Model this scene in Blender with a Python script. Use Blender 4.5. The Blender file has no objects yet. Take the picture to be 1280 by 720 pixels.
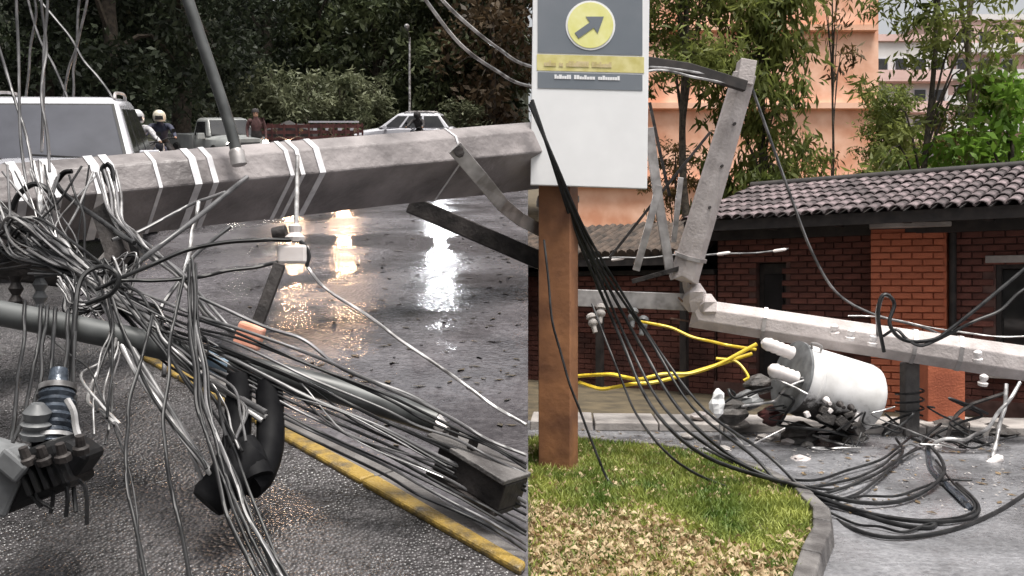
import bpy, bmesh, math, random
import numpy as np
from mathutils import Vector, Matrix, Quaternion
R = math.radians
random.seed(7)
sc = bpy.context.scene
col = sc.collection

# ------------------------------------------------------------------ camera, world, sun, exposure
EYE = 1.6; F = 1100.0
cam = bpy.data.cameras.new('camera'); co = bpy.data.objects.new('camera', cam); col.objects.link(co)
co.location = (0, 0, EYE); co.rotation_euler = (R(90), 0, 0)
cam.sensor_width = 36; cam.lens = 36*F/1280; cam.clip_start = .05; cam.clip_end = 1500
sc.camera = co
w = bpy.data.worlds.new('World'); sc.world = w; w.use_nodes = True
nt = w.node_tree; bg = nt.nodes['Background']
sky = nt.nodes.new('ShaderNodeTexSky'); sky.sky_type = 'NISHITA'; sky.sun_disc = False
SUN_EL, SUN_AZ = 73, 150
sky.sun_elevation = R(SUN_EL); sky.sun_rotation = R(SUN_AZ)
sky.air_density = 1.0; sky.dust_density = 6.0; sky.ozone_density = .6
hs = nt.nodes.new('ShaderNodeHueSaturation'); hs.inputs['Saturation'].default_value = .12
nt.links.new(sky.outputs[0], hs.inputs['Color']); nt.links.new(hs.outputs[0], bg.inputs['Color'])
bg.inputs['Strength'].default_value = .095
sun = bpy.data.lights.new('sun', 'SUN'); so = bpy.data.objects.new('sun', sun); col.objects.link(so)
sun.energy = 2.5; sun.angle = R(22); sun.color = (1, .95, .88)
so.location = (-5, -5, 12)
sdir = Vector((math.sin(R(SUN_AZ))*math.cos(R(SUN_EL)), math.cos(R(SUN_AZ))*math.cos(R(SUN_EL)), math.sin(R(SUN_EL))))
so.rotation_euler = sdir.to_track_quat('Z', 'Y').to_euler()
vs = sc.view_settings; vs.view_transform = 'Standard'; vs.look = 'None'; vs.exposure = 1.0; vs.gamma = 1

# ------------------------------------------------------------------ helpers
SL = .199                                   # the left hand street climbs away from the camera
SLA = math.atan(SL)
def P(u, v, d): return Vector(((u-640)/F*d, d, EYE-(v-360)/F*d))
def hill(x, y, h=0): return Vector((x, y-h*math.sin(SLA), SL*y+h*math.cos(SLA)))
def tag(o, label=None, cat=None, group=None, kind=None):
    if label: o['label'] = label
    if cat: o['category'] = cat
    if group: o['group'] = group
    if kind: o['kind'] = kind
    return o
def empty(name, loc=(0,0,0), rz=0, slope=False, label=None, cat=None, group=None):
    o = bpy.data.objects.new(name, None); col.objects.link(o); o.empty_display_size = .2
    m = Matrix.Rotation(rz, 4, 'Z')
    if slope: m = Matrix.Rotation(SLA, 4, 'X') @ m
    o.matrix_world = Matrix.Translation(Vector(loc)) @ m
    return tag(o, label, cat, group)
def frame_from(t):
    t = t.normalized(); a = Vector((0,0,1)) if abs(t.z) < .9 else Vector((1,0,0))
    s = t.cross(a).normalized(); return s, s.cross(t).normalized()
def wmat(o):
    m = o.matrix_basis.copy()
    return wmat(o.parent) @ m if o.parent else m
class MB:
    def __init__(s): s.v = []; s.f = []; s.m = []
    def add(s, vs_, fs, mi=0):
        b = len(s.v); s.v += [tuple(p) for p in vs_]
        s.f += [tuple(b+i for i in f) for f in fs]; s.m += [mi]*len(fs); return s
    def box(s, c, size, rot=None, mi=0, taper=1.0):
        x, y, z = [q/2 for q in size]; c = Vector(c); out = []
        for k in (-1, 1):
            t = 1 if k < 0 else taper
            for i, j in ((-1,-1),(1,-1),(1,1),(-1,1)):
                p = Vector((i*x*t, j*y*t, k*z))
                if rot is not None: p = rot @ p
                out.append(c+p)
        return s.add(out, [(3,2,1,0),(4,5,6,7),(0,1,5,4),(1,2,6,5),(2,3,7,6),(3,0,4,7)], mi)
    def loft(s, rings, cap=True, mi=0, closed=True):
        n = len(rings[0]); vs_ = [p for r in rings for p in r]; fs = []
        for a in range(len(rings)-1):
            for i in range(n if closed else n-1):
                j = (i+1) % n; fs.append((a*n+i, a*n+j, (a+1)*n+j, (a+1)*n+i))
        if cap:
            fs.append(tuple(range(n-1, -1, -1))); fs.append(tuple((len(rings)-1)*n+i for i in range(n)))
        return s.add(vs_, fs, mi)
    def cyl(s, p0, p1, r0, r1=None, n=12, mi=0, roll=0.0):
        r1 = r0 if r1 is None else r1; p0 = Vector(p0); p1 = Vector(p1); a, b = frame_from(p1-p0)
        rg = [[p+(a*math.cos(2*math.pi*i/n+roll)+b*math.sin(2*math.pi*i/n+roll))*r for i in range(n)] for p, r in ((p0,r0),(p1,r1))]
        return s.loft(rg, mi=mi)
    def lathe(s, p0, axis, prof, n=16, mi=0):
        p0 = Vector(p0); axis = Vector(axis).normalized(); a, b = frame_from(axis)
        rg = [[p0+axis*h+(a*math.cos(2*math.pi*i/n)+b*math.sin(2*math.pi*i/n))*max(r,1e-4) for i in range(n)] for h, r in prof]
        return s.loft(rg, mi=mi)
    def tube(s, pts, r, n=6, sub=6, mi=0, taper=None):
        pts = [Vector(p) for p in pts]
        q = []
        if len(pts) == 2: q = [pts[0].lerp(pts[1], i/3) for i in range(4)]
        else:
            e = [pts[0]*2-pts[1]]+pts+[pts[-1]*2-pts[-2]]
            for k in range(1, len(e)-2):
                p0, p1, p2, p3 = e[k-1:k+3]
                for i in range(sub):
                    t = i/sub
                    q.append(.5*((2*p1)+(p2-p0)*t+(2*p0-5*p1+4*p2-p3)*t*t+(3*p1-p0-3*p2+p3)*t**3))
            q.append(pts[-1])
        rg = []; a = None
        for i, p in enumerate(q):
            t = (q[min(i+1, len(q)-1)]-q[max(i-1, 0)])
            if t.length < 1e-7: t = Vector((0,0,1))
            t.normalize()
            if a is None: a, b = frame_from(t)
            else:
                a = (a-t*a.dot(t)); a = a.normalized() if a.length > 1e-5 else frame_from(t)[0]
            b = t.cross(a).normalized()
            rr = r if taper is None else r+(taper-r)*i/(len(q)-1)
            rg.append([p+(a*math.cos(2*math.pi*k/n)+b*math.sin(2*math.pi*k/n))*rr for k in range(n)])
        return s.loft(rg, mi=mi)
    def quadpanel(s, q, u0, u1, v0, v1, off, th, mi=0):
        q = [Vector(p) for p in q]      # q: bl, br, tr, tl seen from outside
        nrm = (q[1]-q[0]).cross(q[3]-q[0]).normalized()
        def at(u, v): return (q[0]*(1-u)+q[1]*u)*(1-v)+(q[3]*(1-u)+q[2]*u)*v
        c = [at(u0,v0), at(u1,v0), at(u1,v1), at(u0,v1)]
        return s.loft([[p+nrm*(off-th) for p in c], [p+nrm*off for p in c]], mi=mi)
    def mesh(s, name, mats=(), smooth=None, bevel=None):
        me = bpy.data.meshes.new(name); me.from_pydata(s.v, [], s.f)
        for m in (mats if isinstance(mats, (list, tuple)) else [mats]): me.materials.append(m)
        me.polygons.foreach_set('material_index', s.m)
        bm = bmesh.new(); bm.from_mesh(me); bmesh.ops.recalc_face_normals(bm, faces=bm.faces); bm.to_mesh(me); bm.free()
        if smooth is not None:
            me.polygons.foreach_set('use_smooth', [True]*len(me.polygons)); me.set_sharp_from_angle(angle=R(smooth))
        me.update(); return me
    def build(s, name, mats, parent=None, smooth=None, bevel=0, world=False, seg=2):
        if world and parent is not None:
            inv = wmat(parent).inverted(); s.v = [tuple(inv @ Vector(p)) for p in s.v]
        me = s.mesh(name, mats, smooth)
        o = bpy.data.objects.new(name, me); col.objects.link(o)
        if parent is not None: o.parent = parent
        if bevel:
            b = o.modifiers.new('bevel', 'BEVEL'); b.width = bevel; b.segments = seg; b.limit_method = 'ANGLE'; b.angle_limit = R(35)
        return o
    def thing(s, name, mats, label, cat, group=None, smooth=None, bevel=0):
        c = Vector((0,0,0))
        arr = np.array(s.v); lo = arr.min(0); hi = arr.max(0)
        c = Vector(((lo[0]+hi[0])/2, (lo[1]+hi[1])/2, lo[2]))
        s.v = [tuple(Vector(p)-c) for p in s.v]
        o = s.build(name, mats, None, smooth, bevel); o.location = c
        return tag(o, label, cat, group)
def copy_tree(o, parent=None):
    c = o.copy(); col.objects.link(c); c.parent = parent
    for ch in list(o.children): copy_tree(ch, c)
    return c

# ------------------------------------------------------------------ materials
def pmat(name, c1, c2=None, scale=6, rough=.7, rough2=None, bump=0, bscale=None, metal=0, spec=.5, detail=6, coat=0, lo=.35, hi=.65, rnd=0, trans=0, coord='Object'):
    m = bpy.data.materials.new(name); m.use_nodes = True; t = m.node_tree; b = t.nodes['Principled BSDF']
    L = t.links.new
    b.inputs['Metallic'].default_value = metal; b.inputs['Roughness'].default_value = rough
    b.inputs['Specular IOR Level'].default_value = spec; b.inputs['Coat Weight'].default_value = coat
    b.inputs['Base Color'].default_value = (*c1, 1)
    tc = t.nodes.new('ShaderNodeTexCoord')
    out = None
    if c2 is not None:
        n = t.nodes.new('ShaderNodeTexNoise'); n.inputs['Scale'].default_value = scale; n.inputs['Detail'].default_value = detail
        L(tc.outputs[coord], n.inputs['Vector'])
        r = t.nodes.new('ShaderNodeValToRGB'); r.color_ramp.elements[0].position = lo; r.color_ramp.elements[1].position = hi
        r.color_ramp.elements[0].color = (*c1, 1); r.color_ramp.elements[1].color = (*c2, 1)
        L(n.outputs['Fac'], r.inputs['Fac']); out = r.outputs['Color']
        if rough2 is not None:
            mr = t.nodes.new('ShaderNodeMapRange'); mr.inputs['From Min'].default_value = lo; mr.inputs['From Max'].default_value = hi
            mr.inputs['To Min'].default_value = rough; mr.inputs['To Max'].default_value = rough2
            L(n.outputs['Fac'], mr.inputs['Value']); L(mr.outputs[0], b.inputs['Roughness'])
    if rnd:
        oi = t.nodes.new('ShaderNodeObjectInfo'); h = t.nodes.new('ShaderNodeHueSaturation')
        mr = t.nodes.new('ShaderNodeMapRange'); mr.inputs['To Min'].default_value = 1-rnd; mr.inputs['To Max'].default_value = 1+rnd
        L(oi.outputs['Random'], mr.inputs['Value']); L(mr.outputs[0], h.inputs['Value'])
        if out is None: h.inputs['Color'].default_value = (*c1, 1)
        else: L(out, h.inputs['Color'])
        out = h.outputs['Color']
    if out is not None: L(out, b.inputs['Base Color'])
    if bump:
        n2 = t.nodes.new('ShaderNodeTexNoise'); n2.inputs['Scale'].default_value = bscale or scale*4; n2.inputs['Detail'].default_value = 5
        L(tc.outputs[coord], n2.inputs['Vector'])
        bp = t.nodes.new('ShaderNodeBump'); bp.inputs['Strength'].default_value = bump; bp.inputs['Distance'].default_value = .02
        L(n2.outputs['Fac'], bp.inputs['Height']); L(bp.outputs[0], b.inputs['Normal'])
    if trans:
        tr = t.nodes.new('ShaderNodeBsdfTranslucent'); mx = t.nodes.new('ShaderNodeMixShader'); mx.inputs[0].default_value = trans
        if out is not None: L(out, tr.inputs['Color'])
        else: tr.inputs['Color'].default_value = (*c1, 1)
        L(b.outputs[0], mx.inputs[1]); L(tr.outputs[0], mx.inputs[2]); L(mx.outputs[0], t.nodes['Material Output'].inputs[0])
    return m
def emat(name, c, strength):
    m = bpy.data.materials.new(name); m.use_nodes = True; b = m.node_tree.nodes['Principled BSDF']
    b.inputs['Base Color'].default_value = (*c, 1); b.inputs['Emission Color'].default_value = (*c, 1); b.inputs['Emission Strength'].default_value = strength
    return m
def wet_road(name, c1, c2, puddle, bump, bsc, r0=.05, r1=.32, psc=.5, lo=.42, hi=.6):
    m = bpy.data.materials.new(name); m.use_nodes = True; t = m.node_tree; b = t.nodes['Principled BSDF']; L = t.links.new
    tc = t.nodes.new('ShaderNodeTexCoord')
    n1 = t.nodes.new('ShaderNodeTexNoise'); n1.inputs['Scale'].default_value = psc; n1.inputs['Detail'].default_value = 7; n1.inputs['Roughness'].default_value = .62
    L(tc.outputs['Object'], n1.inputs['Vector'])
    mr = t.nodes.new('ShaderNodeMapRange'); mr.inputs['From Min'].default_value = lo; mr.inputs['From Max'].default_value = hi
    mr.inputs['To Min'].default_value = r0; mr.inputs['To Max'].default_value = r1; L(n1.outputs['Fac'], mr.inputs['Value']); L(mr.outputs[0], b.inputs['Roughness'])
    n2 = t.nodes.new('ShaderNodeTexNoise'); n2.inputs['Scale'].default_value = bsc*.5; n2.inputs['Detail'].default_value = 8; n2.inputs['Roughness'].default_value = .7
    L(tc.outputs['Object'], n2.inputs['Vector'])
    r = t.nodes.new('ShaderNodeValToRGB'); r.color_ramp.elements[0].position = .35; r.color_ramp.elements[1].position = .68
    r.color_ramp.elements[0].color = (*c1, 1); r.color_ramp.elements[1].color = (*c2, 1); L(n2.outputs['Fac'], r.inputs['Fac'])
    ns = t.nodes.new('ShaderNodeTexNoise'); ns.inputs['Scale'].default_value = psc*1.3; ns.inputs['Detail'].default_value = 6; ns.inputs['Distortion'].default_value = .8; L(tc.outputs['Object'], ns.inputs['Vector'])
    ms = t.nodes.new('ShaderNodeMapRange'); ms.inputs['From Min'].default_value = .36; ms.inputs['From Max'].default_value = .64; ms.inputs['To Min'].default_value = .5; ms.inputs['To Max'].default_value = 1.15; L(ns.outputs['Fac'], ms.inputs['Value'])
    mv = t.nodes.new('ShaderNodeVectorMath'); mv.operation = 'SCALE'; L(r.outputs['Color'], mv.inputs[0]); L(ms.outputs[0], mv.inputs['Scale']); L(mv.outputs[0], b.inputs['Base Color'])
    vo = t.nodes.new('ShaderNodeTexVoronoi'); vo.inputs['Scale'].default_value = bsc; L(tc.outputs['Object'], vo.inputs['Vector'])
    n3 = t.nodes.new('ShaderNodeTexNoise'); n3.inputs['Scale'].default_value = bsc*.22; n3.inputs['Detail'].default_value = 4; L(tc.outputs['Object'], n3.inputs['Vector'])
    ad = t.nodes.new('ShaderNodeMath'); ad.operation = 'ADD'; L(vo.outputs['Distance'], ad.inputs[0]); L(n3.outputs['Fac'], ad.inputs[1])
    mr2 = t.nodes.new('ShaderNodeMapRange'); mr2.inputs['From Min'].default_value = lo; mr2.inputs['From Max'].default_value = hi
    mr2.inputs['To Min'].default_value = bump*puddle; mr2.inputs['To Max'].default_value = bump; L(n1.outputs['Fac'], mr2.inputs['Value'])
    bp = t.nodes.new('ShaderNodeBump'); bp.inputs['Distance'].default_value = .02; L(mr2.outputs[0], bp.inputs['Strength'])
    L(ad.outputs[0], bp.inputs['Height']); L(bp.outputs[0], b.inputs['Normal'])
    b.inputs['Specular IOR Level'].default_value = .5
    return m
M = {}
M['wet'] = wet_road('wet_asphalt', (.07,.065,.072), (.16,.15,.16), .12, .35, 34, r0=.06, r1=.36)
M['chip'] = wet_road('chip_asphalt', (.022,.021,.022), (.12,.112,.116), .7, .9, 60, r0=.2, r1=.5, psc=1.2)
M['road_r'] = wet_road('grey_road', (.13,.13,.14), (.27,.27,.285), .3, .35, 40, r0=.12, r1=.5, psc=.9)
M['earth'] = pmat('earth', (.05,.04,.025), (.11,.085,.05), 3, .95, bump=.6)
M['bank'] = pmat('bank_earth', (.012,.017,.008), (.03,.03,.016), .6, .95, bump=.6)
M['stone'] = pmat('retaining_stone', (.16,.15,.14), (.30,.28,.26), 3, .85, bump=.5)
M['concrete'] = pmat('pole_concrete', (.36,.32,.31), (.56,.51,.50), 5, .75, bump=.35, bscale=35, lo=.3, hi=.7)
M['concrete_w'] = pmat('wet_pole_concrete', (.085,.075,.075), (.31,.28,.28), 2.6, .4, .7, bump=.7, bscale=14, lo=.3, hi=.7)
M['kerb'] = pmat('kerb_concrete', (.06,.055,.054), (.16,.15,.145), 5, .5, .8, bump=.5, bscale=40)
M['slab'] = pmat('slab_concrete', (.24,.22,.21), (.40,.37,.35), 4, .6, .85, bump=.4, bscale=30)
M['yellow'] = pmat('worn_yellow_paint', (.07,.06,.045), (.29,.19,.04), 9, .4, .5, bump=.6, bscale=40, lo=.34, hi=.52)
M['strap'] = pmat('galvanised_strap', (.55,.54,.56), (.78,.77,.78), 12, .45, metal=.35)
M['galv'] = pmat('galvanised_steel', (.24,.225,.22), (.50,.475,.47), 7, .45, metal=.5)
M['pipe'] = pmat('grey_green_pipe', (.035,.037,.037), (.11,.115,.115), 5, .4, .55, metal=.2)
M['steel_d'] = pmat('dark_steel', (.016,.014,.014), (.055,.048,.046), 9, .55, metal=.2, spec=.35, bump=.3)
M['rub'] = pmat('black_rubber', (.004,.004,.005), (.011,.011,.012), 14, .6, spec=.08)
M['cab_k'] = pmat('black_cable', (.007,.007,.008), (.03,.03,.031), 8, .42, spec=.3)
M['cab_g'] = pmat('grey_cable', (.05,.05,.052), (.19,.185,.19), 6, .38, metal=.15)
M['cab_w'] = pmat('bare_aluminium_strand', (.10,.095,.095), (.56,.55,.55), 7, .36, metal=.45)
M['cab_y'] = pmat('yellow_cable', (.62,.42,.02), (.80,.60,.06), 10, .45)
M['porc'] = pmat('porcelain', (.66,.60,.58), (.82,.78,.77), 8, .2)
M['rebar'] = pmat('rusty_rebar', (.07,.04,.03), (.16,.09,.06), 15, .8)
M['box_g'] = pmat('grey_box_plastic', (.09,.093,.097), (.19,.195,.2), 9, .45)
M['blue_s'] = pmat('blue_grey_sheet', (.012,.015,.02), (.07,.085,.11), 16, .25, metal=.3, bump=.4, bscale=25)
M['lblue'] = pmat('light_blue_tape', (.35,.50,.68), (.55,.68,.80), 14, .35)
M['pink'] = pmat('salmon_reflection_colour', (.70,.28,.18), (.80,.42,.32), 12, .5)
M['white_p'] = pmat('white_car_paint', (.50,.50,.54), (.56,.56,.60), 2, .22, coat=.6)
M['grey_p'] = pmat('grey_car_paint', (.22,.23,.23), (.34,.35,.34), 3, .3, coat=.4)
M['maroon'] = pmat('maroon_paint', (.06,.02,.02), (.13,.045,.04), 4, .5)
M['black_pl'] = pmat('black_plastic', (.006,.006,.007), (.016,.016,.016), 8, .45, spec=.2)
M['tyre'] = pmat('tyre', (.012,.012,.012), (.03,.03,.03), 20, .8)
M['rim'] = pmat('rim', (.35,.35,.36), (.5,.5,.5), 10, .35, metal=.7)
M['glass'] = pmat('car_glass', (.03,.031,.04), (.05,.052,.065), 2, .06, spec=.35)
M['glass_d'] = pmat('dark_glass', (.012,.012,.014), (.03,.03,.03), 2, .08)
M['lamp'] = emat('headlight_glass', (1, .93, .80), 60)
M['lampw'] = emat('warm_headlight_glass', (1, .62, .38), 230)
M['lampc'] = emat('cool_headlight_glass', (.92, .95, 1), 260)
M['skin'] = pmat('skin', (.32,.18,.12), (.38,.23,.16), 12, .55)
M['navy'] = pmat('navy_cloth', (.016,.018,.035), (.035,.04,.07), 12, .8)
M['dcloth'] = pmat('dark_cloth', (.014,.013,.014), (.04,.035,.035), 12, .85)
M['wcloth'] = pmat('white_cloth', (.22,.22,.24), (.5,.49,.5), 12, .8)
M['bcloth'] = pmat('brown_cloth', (.05,.022,.022), (.10,.05,.05), 12, .85)
M['helmet'] = pmat('cream_helmet', (.48,.44,.36), (.60,.56,.47), 8, .3)
M['helmet_w'] = pmat('white_helmet', (.42,.42,.43), (.55,.55,.56), 8, .25)
M['bark'] = pmat('bark', (.025,.02,.016), (.085,.068,.05), 9, .9, bump=.8)
M['bark_l'] = pmat('pale_bark', (.13,.105,.08), (.26,.22,.17), 9, .9, bump=.6)
def leafm(n, a, b, sc_=.9, tr=.3, rnd=.15): return pmat(n, a, b, sc_, .55, trans=tr, rnd=rnd, detail=3, spec=.3)
M['lf_dark'] = leafm('dark_leaves', (.011,.016,.009), (.045,.06,.03))
M['lf_mid'] = leafm('green_leaves', (.027,.038,.017), (.10,.118,.055))
M['lf_lite'] = leafm('light_leaves', (.075,.088,.045), (.21,.225,.135))
M['lf_brown'] = leafm('brown_leaves', (.05,.035,.02), (.13,.09,.05))
M['lf_r1'] = leafm('bamboo_leaves', (.07,.10,.022), (.25,.28,.075), tr=.5)
M['lf_r2'] = leafm('bright_leaves', (.08,.17,.02), (.20,.34,.05), tr=.45)
M['lf_rb'] = leafm('dry_hanging_leaves', (.09,.06,.025), (.24,.17,.06), tr=.4)
M['grass'] = pmat('grass_blades', (.08,.14,.018), (.33,.36,.08), 2.5, .6, trans=.35, coord='Object')
M['straw'] = pmat('dry_leaf_litter', (.22,.13,.055), (.66,.53,.34), 14, .75, trans=.2)
M['straw2'] = pmat('brown_leaf_scraps', (.06,.04,.02), (.22,.15,.08), 12, .7)
M['lawn'] = pmat('lawn_soil', (.05,.06,.02), (.13,.11,.05), 4, .95, bump=.6)
M['litter'] = pmat('wet_leaf_litter', (.025,.02,.014), (.08,.06,.035), 7, .5)

# ------------------------------------------------------------------ the setting: ground
def sheet(name, pts, z=None, slope=False, mat=None, h=0):
    b = MB()
    vs_ = [hill(x, y, h) if slope else Vector((x, y, h)) for x, y in pts]
    b.add(vs_, [tuple(range(len(vs_)))])
    o = b.build(name, mat); tag(o, kind='structure'); return o
seam = lambda y: .0182*y
sheet('street', [(-60,-22),(seam(-22),-22),(seam(54),54),(-60,54)], slope=True, mat=M['wet'])
# kerb line on the climbing street
KA = Vector((-2.07, 5.35)); KB = Vector((.04, 3.03)); kd = (KA-KB).normalized(); kn = Vector((-kd.y, kd.x))
if kn.x > 0: kn = -kn                     # kn points to the near, left side
K0 = KB-kd*4.6; K1 = KA+kd*.9
pv = [K0, K1, K1+Vector((-30,0)), Vector((-30,-3)), Vector((K0.x,-3))]
def clipx(p): return (min(p.x, seam(p.y)), p.y)
sheet('pavement', [(KB.x-.0,KB.y),(K1.x,K1.y),(-5.2,9.6),(-40,9.6),(-40,-21),(seam(-21),-21),(seam(2.9),2.9)], slope=True, mat=M['chip'], h=.006)
# kerb stones (one by one) along that line
kroot = empty('kerb', hill(KB.x, KB.y), slope=True); tag(kroot, kind='structure')
L_ = (K1-KB).length; n = int(L_/.82)
for i in range(n):
    a = KB+kd*(i*L_/n+.006); b_ = KB+kd*((i+1)*L_/n-.006); mb = MB()
    dz = random.uniform(-.006,.006)
    def kq(o1, o2, z0, z1):
        A, B, C_, D = a+kn*o1, b_+kn*o1, b_+kn*o2, a+kn*o2
        return [[hill(min(q.x,seam(q.y)-.006),q.y,z) for q in (A,B,C_,D)] for z in (z0,z1)]
    mb.loft(kq(.0, -.17, .0, .03+dz), mi=0)
    o = mb.build('kerb_stone', [M['kerb']], kroot, world=True, bevel=.015)
    m2 = MB(); m2.loft(kq(.012, -.07, .0, .036+dz)); m2.build('yellow_paint', [M['yellow']], kroot, world=True, bevel=.012)
# retaining edge between the climbing street and the lower lawn
mb = MB(); ys = [-3+i*1.5 for i in range(39)]
mb.add([(seam(y)-.012, y, -.3) for y in ys]+[(seam(y)-.012, y, SL*y-.008) for y in ys]+[(seam(y)-.35, y, -.3) for y in ys]+[(seam(y)-.35, y, SL*y-.03) for y in ys],
       [(i, i+1, 39+i+1, 39+i) for i in range(38)]+[(39+i, 39+i+1, 117+i+1, 117+i) for i in range(38)]+[(78+i+1, 78+i, 117+i, 117+i+1) for i in range(38)])
tag(mb.build('retaining_wall', M['stone']), 'grey stone retaining wall holding up the climbing street beside the lawn', 'wall')
# bank behind the street
mb = MB(); nx, ny = 40, 8
for j in range(ny+1):
    for i in range(nx+1):
        x = -70+i*(70+seam(54))/nx; t = j/ny
        mb.v.append((x+(random.uniform(-.4,.4) if i < nx else 0), 50+t*9+random.uniform(-.3,.3), SL*50-.2+t*11.5+random.uniform(-.4,.4)))
mb.f = [(j*(nx+1)+i, j*(nx+1)+i+1, (j+1)*(nx+1)+i+1, (j+1)*(nx+1)+i) for j in range(ny) for i in range(nx)]; mb.m = [0]*len(mb.f)
tag(mb.build('hillside', M['bank'], smooth=60), kind='structure')
# lower ground to the right, rising behind the house
mb = MB(); cols_ = 24
rows = [(-4,0),(5,0),(10,0),(15.5,0),(18,.5),(24,2.2),(40,5),(70,9),(160,22)]
for y, z in rows:
    for i in range(cols_+1):
        t = i/cols_; x = seam(y)-.02+t**1.3*(90+y*.4); mb.v.append((x, y, z-.004))
mb.f = [(j*25+i, j*25+i+1, (j+1)*25+i+1, (j+1)*25+i) for j in range(len(rows)-1) for i in range(24)]; mb.m = [0]*len(mb.f)
tag(mb.build('ground', M['earth']), kind='structure')
road_pts = [(seam(-2),-2),(30,-2),(30,9.6),(8.5,9.5),(3.2,10.6),(seam(10.6),10.6)]
sheet('road', road_pts, mat=M['road_r'], h=.004)
# lawn with a rounded kerb
lawn_edge = [(.16,8.9),(.7,8.75),(1.3,8.45),(1.80,7.95),(2.04,7.2),(2.10,6.6),(2.05,6.0),(1.88,5.5),(1.64,5.0),(1.3,4.2),(1.0,3),(.8,-1)]
sheet('lawn', [(seam(-1),-1)]+[(seam(8.9),8.9)]+lawn_edge, mat=M['lawn'], h=.06)
kr = empty('lawn_kerb', (2.1,6,0)); tag(kr, kind='structure')
fine = []
for i in range(len(lawn_edge)-1):
    for k in range(3):
        t = k/3; fine.append(Vector(lawn_edge[i]).lerp(Vector(lawn_edge[i+1]), t))
for i in range(0, len(fine)-2, 2):
    a, b_, c_ = fine[i], fine[i+1], fine[i+2]
    rg = []
    for q, dd in ((a, b_-a), (b_, c_-a), (c_, c_-b_)):
        nn = Vector((dd.y, -dd.x)).normalized()
        if nn.dot(q-Vector((.6,6))) < 0: nn = -nn
        q1 = q+nn*.13; e = .004*(1 if i % 4 else -1)
        rg.append([Vector((q.x,q.y,0)), Vector((q1.x,q1.y,0)), Vector((q1.x-nn.x*.02,q1.y-nn.y*.02,.11+e)), Vector((q.x,q.y,.12+e))])
    k_ = MB(); k_.loft(rg); k_.build('kerb_stone', M['kerb'], kr, world=True, bevel=.012)
# pale pavement slabs in front of the house wall
pr = empty('pavement_strip', (2.2,10.6,0)); tag(pr, kind='structure')
HE = Vector((.783,-.623)); HN = Vector((.623,.783)); H0 = Vector((3.37,11.95))
for i in range(9):
    a = Vector((.25+i*.72, 10.1-i*.06)); bb = MB()
    bb.box((a.x+.33, a.y+.15, .05), (.70,.75,.1+random.uniform(-.01,.01)), rot=Matrix.Rotation(R(-5+random.uniform(-2,2)),3,'Z')); bb.build('slab', M['slab'], pr, world=True, bevel=.012)

# ------------------------------------------------------------------ foliage
def crown_mesh(name, mat, clumps, per, leaf, spread, seed, droop=0.0, aspect=2.2):
    """clumps: list of (centre, radius). Many small folded leaves spread through the volume."""
    rg = np.random.default_rng(seed)
    C = np.array([c for c, r in clumps], float); RR = np.array([r for c, r in clumps], float)
    n = len(clumps)*per; idx = np.repeat(np.arange(len(clumps)), per)
    d = rg.normal(size=(n,3)); d /= np.linalg.norm(d, axis=1)[:,None]
    rad = RR[idx]*(rg.random(n)**.45)*spread
    pos = C[idx]+d*rad[:,None]*np.array([1,1,.75])
    ax = rg.normal(size=(n,3)); ax[:,2] -= droop; ax /= np.linalg.norm(ax, axis=1)[:,None]
    tmp = rg.normal(size=(n,3)); sd = np.cross(ax, tmp); sd /= np.linalg.norm(sd, axis=1)[:,None]
    nr = np.cross(ax, sd)
    ln = leaf*(.6+.8*rg.random(n))[:,None]; wd = ln/aspect
    v = np.empty((n,4,3)); v[:,0] = pos; v[:,1] = pos+ax*ln*.5+sd*wd*.5+nr*ln*.08; v[:,2] = pos+ax*ln-nr*ln*.05; v[:,3] = pos+ax*ln*.5-sd*wd*.5+nr*ln*.08
    me = bpy.data.meshes.new(name)
    me.vertices.add(n*4); me.vertices.foreach_set('co', v.reshape(-1).astype(np.float32))
    me.loops.add(n*4); me.loops.foreach_set('vertex_index', np.arange(n*4, dtype=np.int32))
    me.polygons.add(n); me.polygons.foreach_set('loop_start', np.arange(0, n*4, 4, dtype=np.int32)); 
    me.materials.append(mat); me.update(calc_edges=True); return me
def broad_clumps(rnd, h0, h1, rx, n, cr):
    out = []
    for _ in range(n):
        t = rnd.random(); z = h0+(h1-h0)*t; k = math.sqrt(max(.05, 1-(2*t-1)**2*.85))
        a = rnd.random()*6.283; q = rx*k*math.sqrt(rnd.random())
        out.append(((q*math.cos(a), q*math.sin(a), z), cr*rnd.uniform(.6,1.3)))
    return out
def trunk_mb(rnd, h, r, limbs, crown, lean=0.0):
    b = MB(); pts = [(0,0,-.3)]
    for i in range(1, 6):
        t = i/5; pts.append((lean*h*t+rnd.uniform(-.03,.03)*h*.4, rnd.uniform(-.03,.03)*h*.4, h*t))
    b.tube(pts, r, n=8, sub=3, taper=r*.3)
    cl = sorted(crown, key=lambda c: rnd.random())[:limbs]
    for c, cr in cl:
        t = min(.95, max(.3, (c[2]/h)*.7)); k = int(t*5); p = Vector(pts[k]).lerp(Vector(pts[min(k+1,5)]), t*5-k)
        mid = p.lerp(Vector(c), .5)+Vector((0,0,.08*h)); b.tube([p, mid, c], r*.35, n=5, sub=3, taper=r*.08)
    return b
LIB = {}
def make_lib(key, mat, bark, h, h0, rx, n, cr, per, leaf, seed, r, limbs=10, droop=0., lean=0., aspect=2.2):
    rnd = random.Random(seed); cl = broad_clumps(rnd, h0, h, rx, n, cr)
    LIB[key] = (crown_mesh('crown_'+key, mat, cl, per, leaf, 1.0, seed, droop, aspect), trunk_mb(rnd, h*.92, r, limbs, cl, lean).mesh('trunk', bark, 60))
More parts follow.
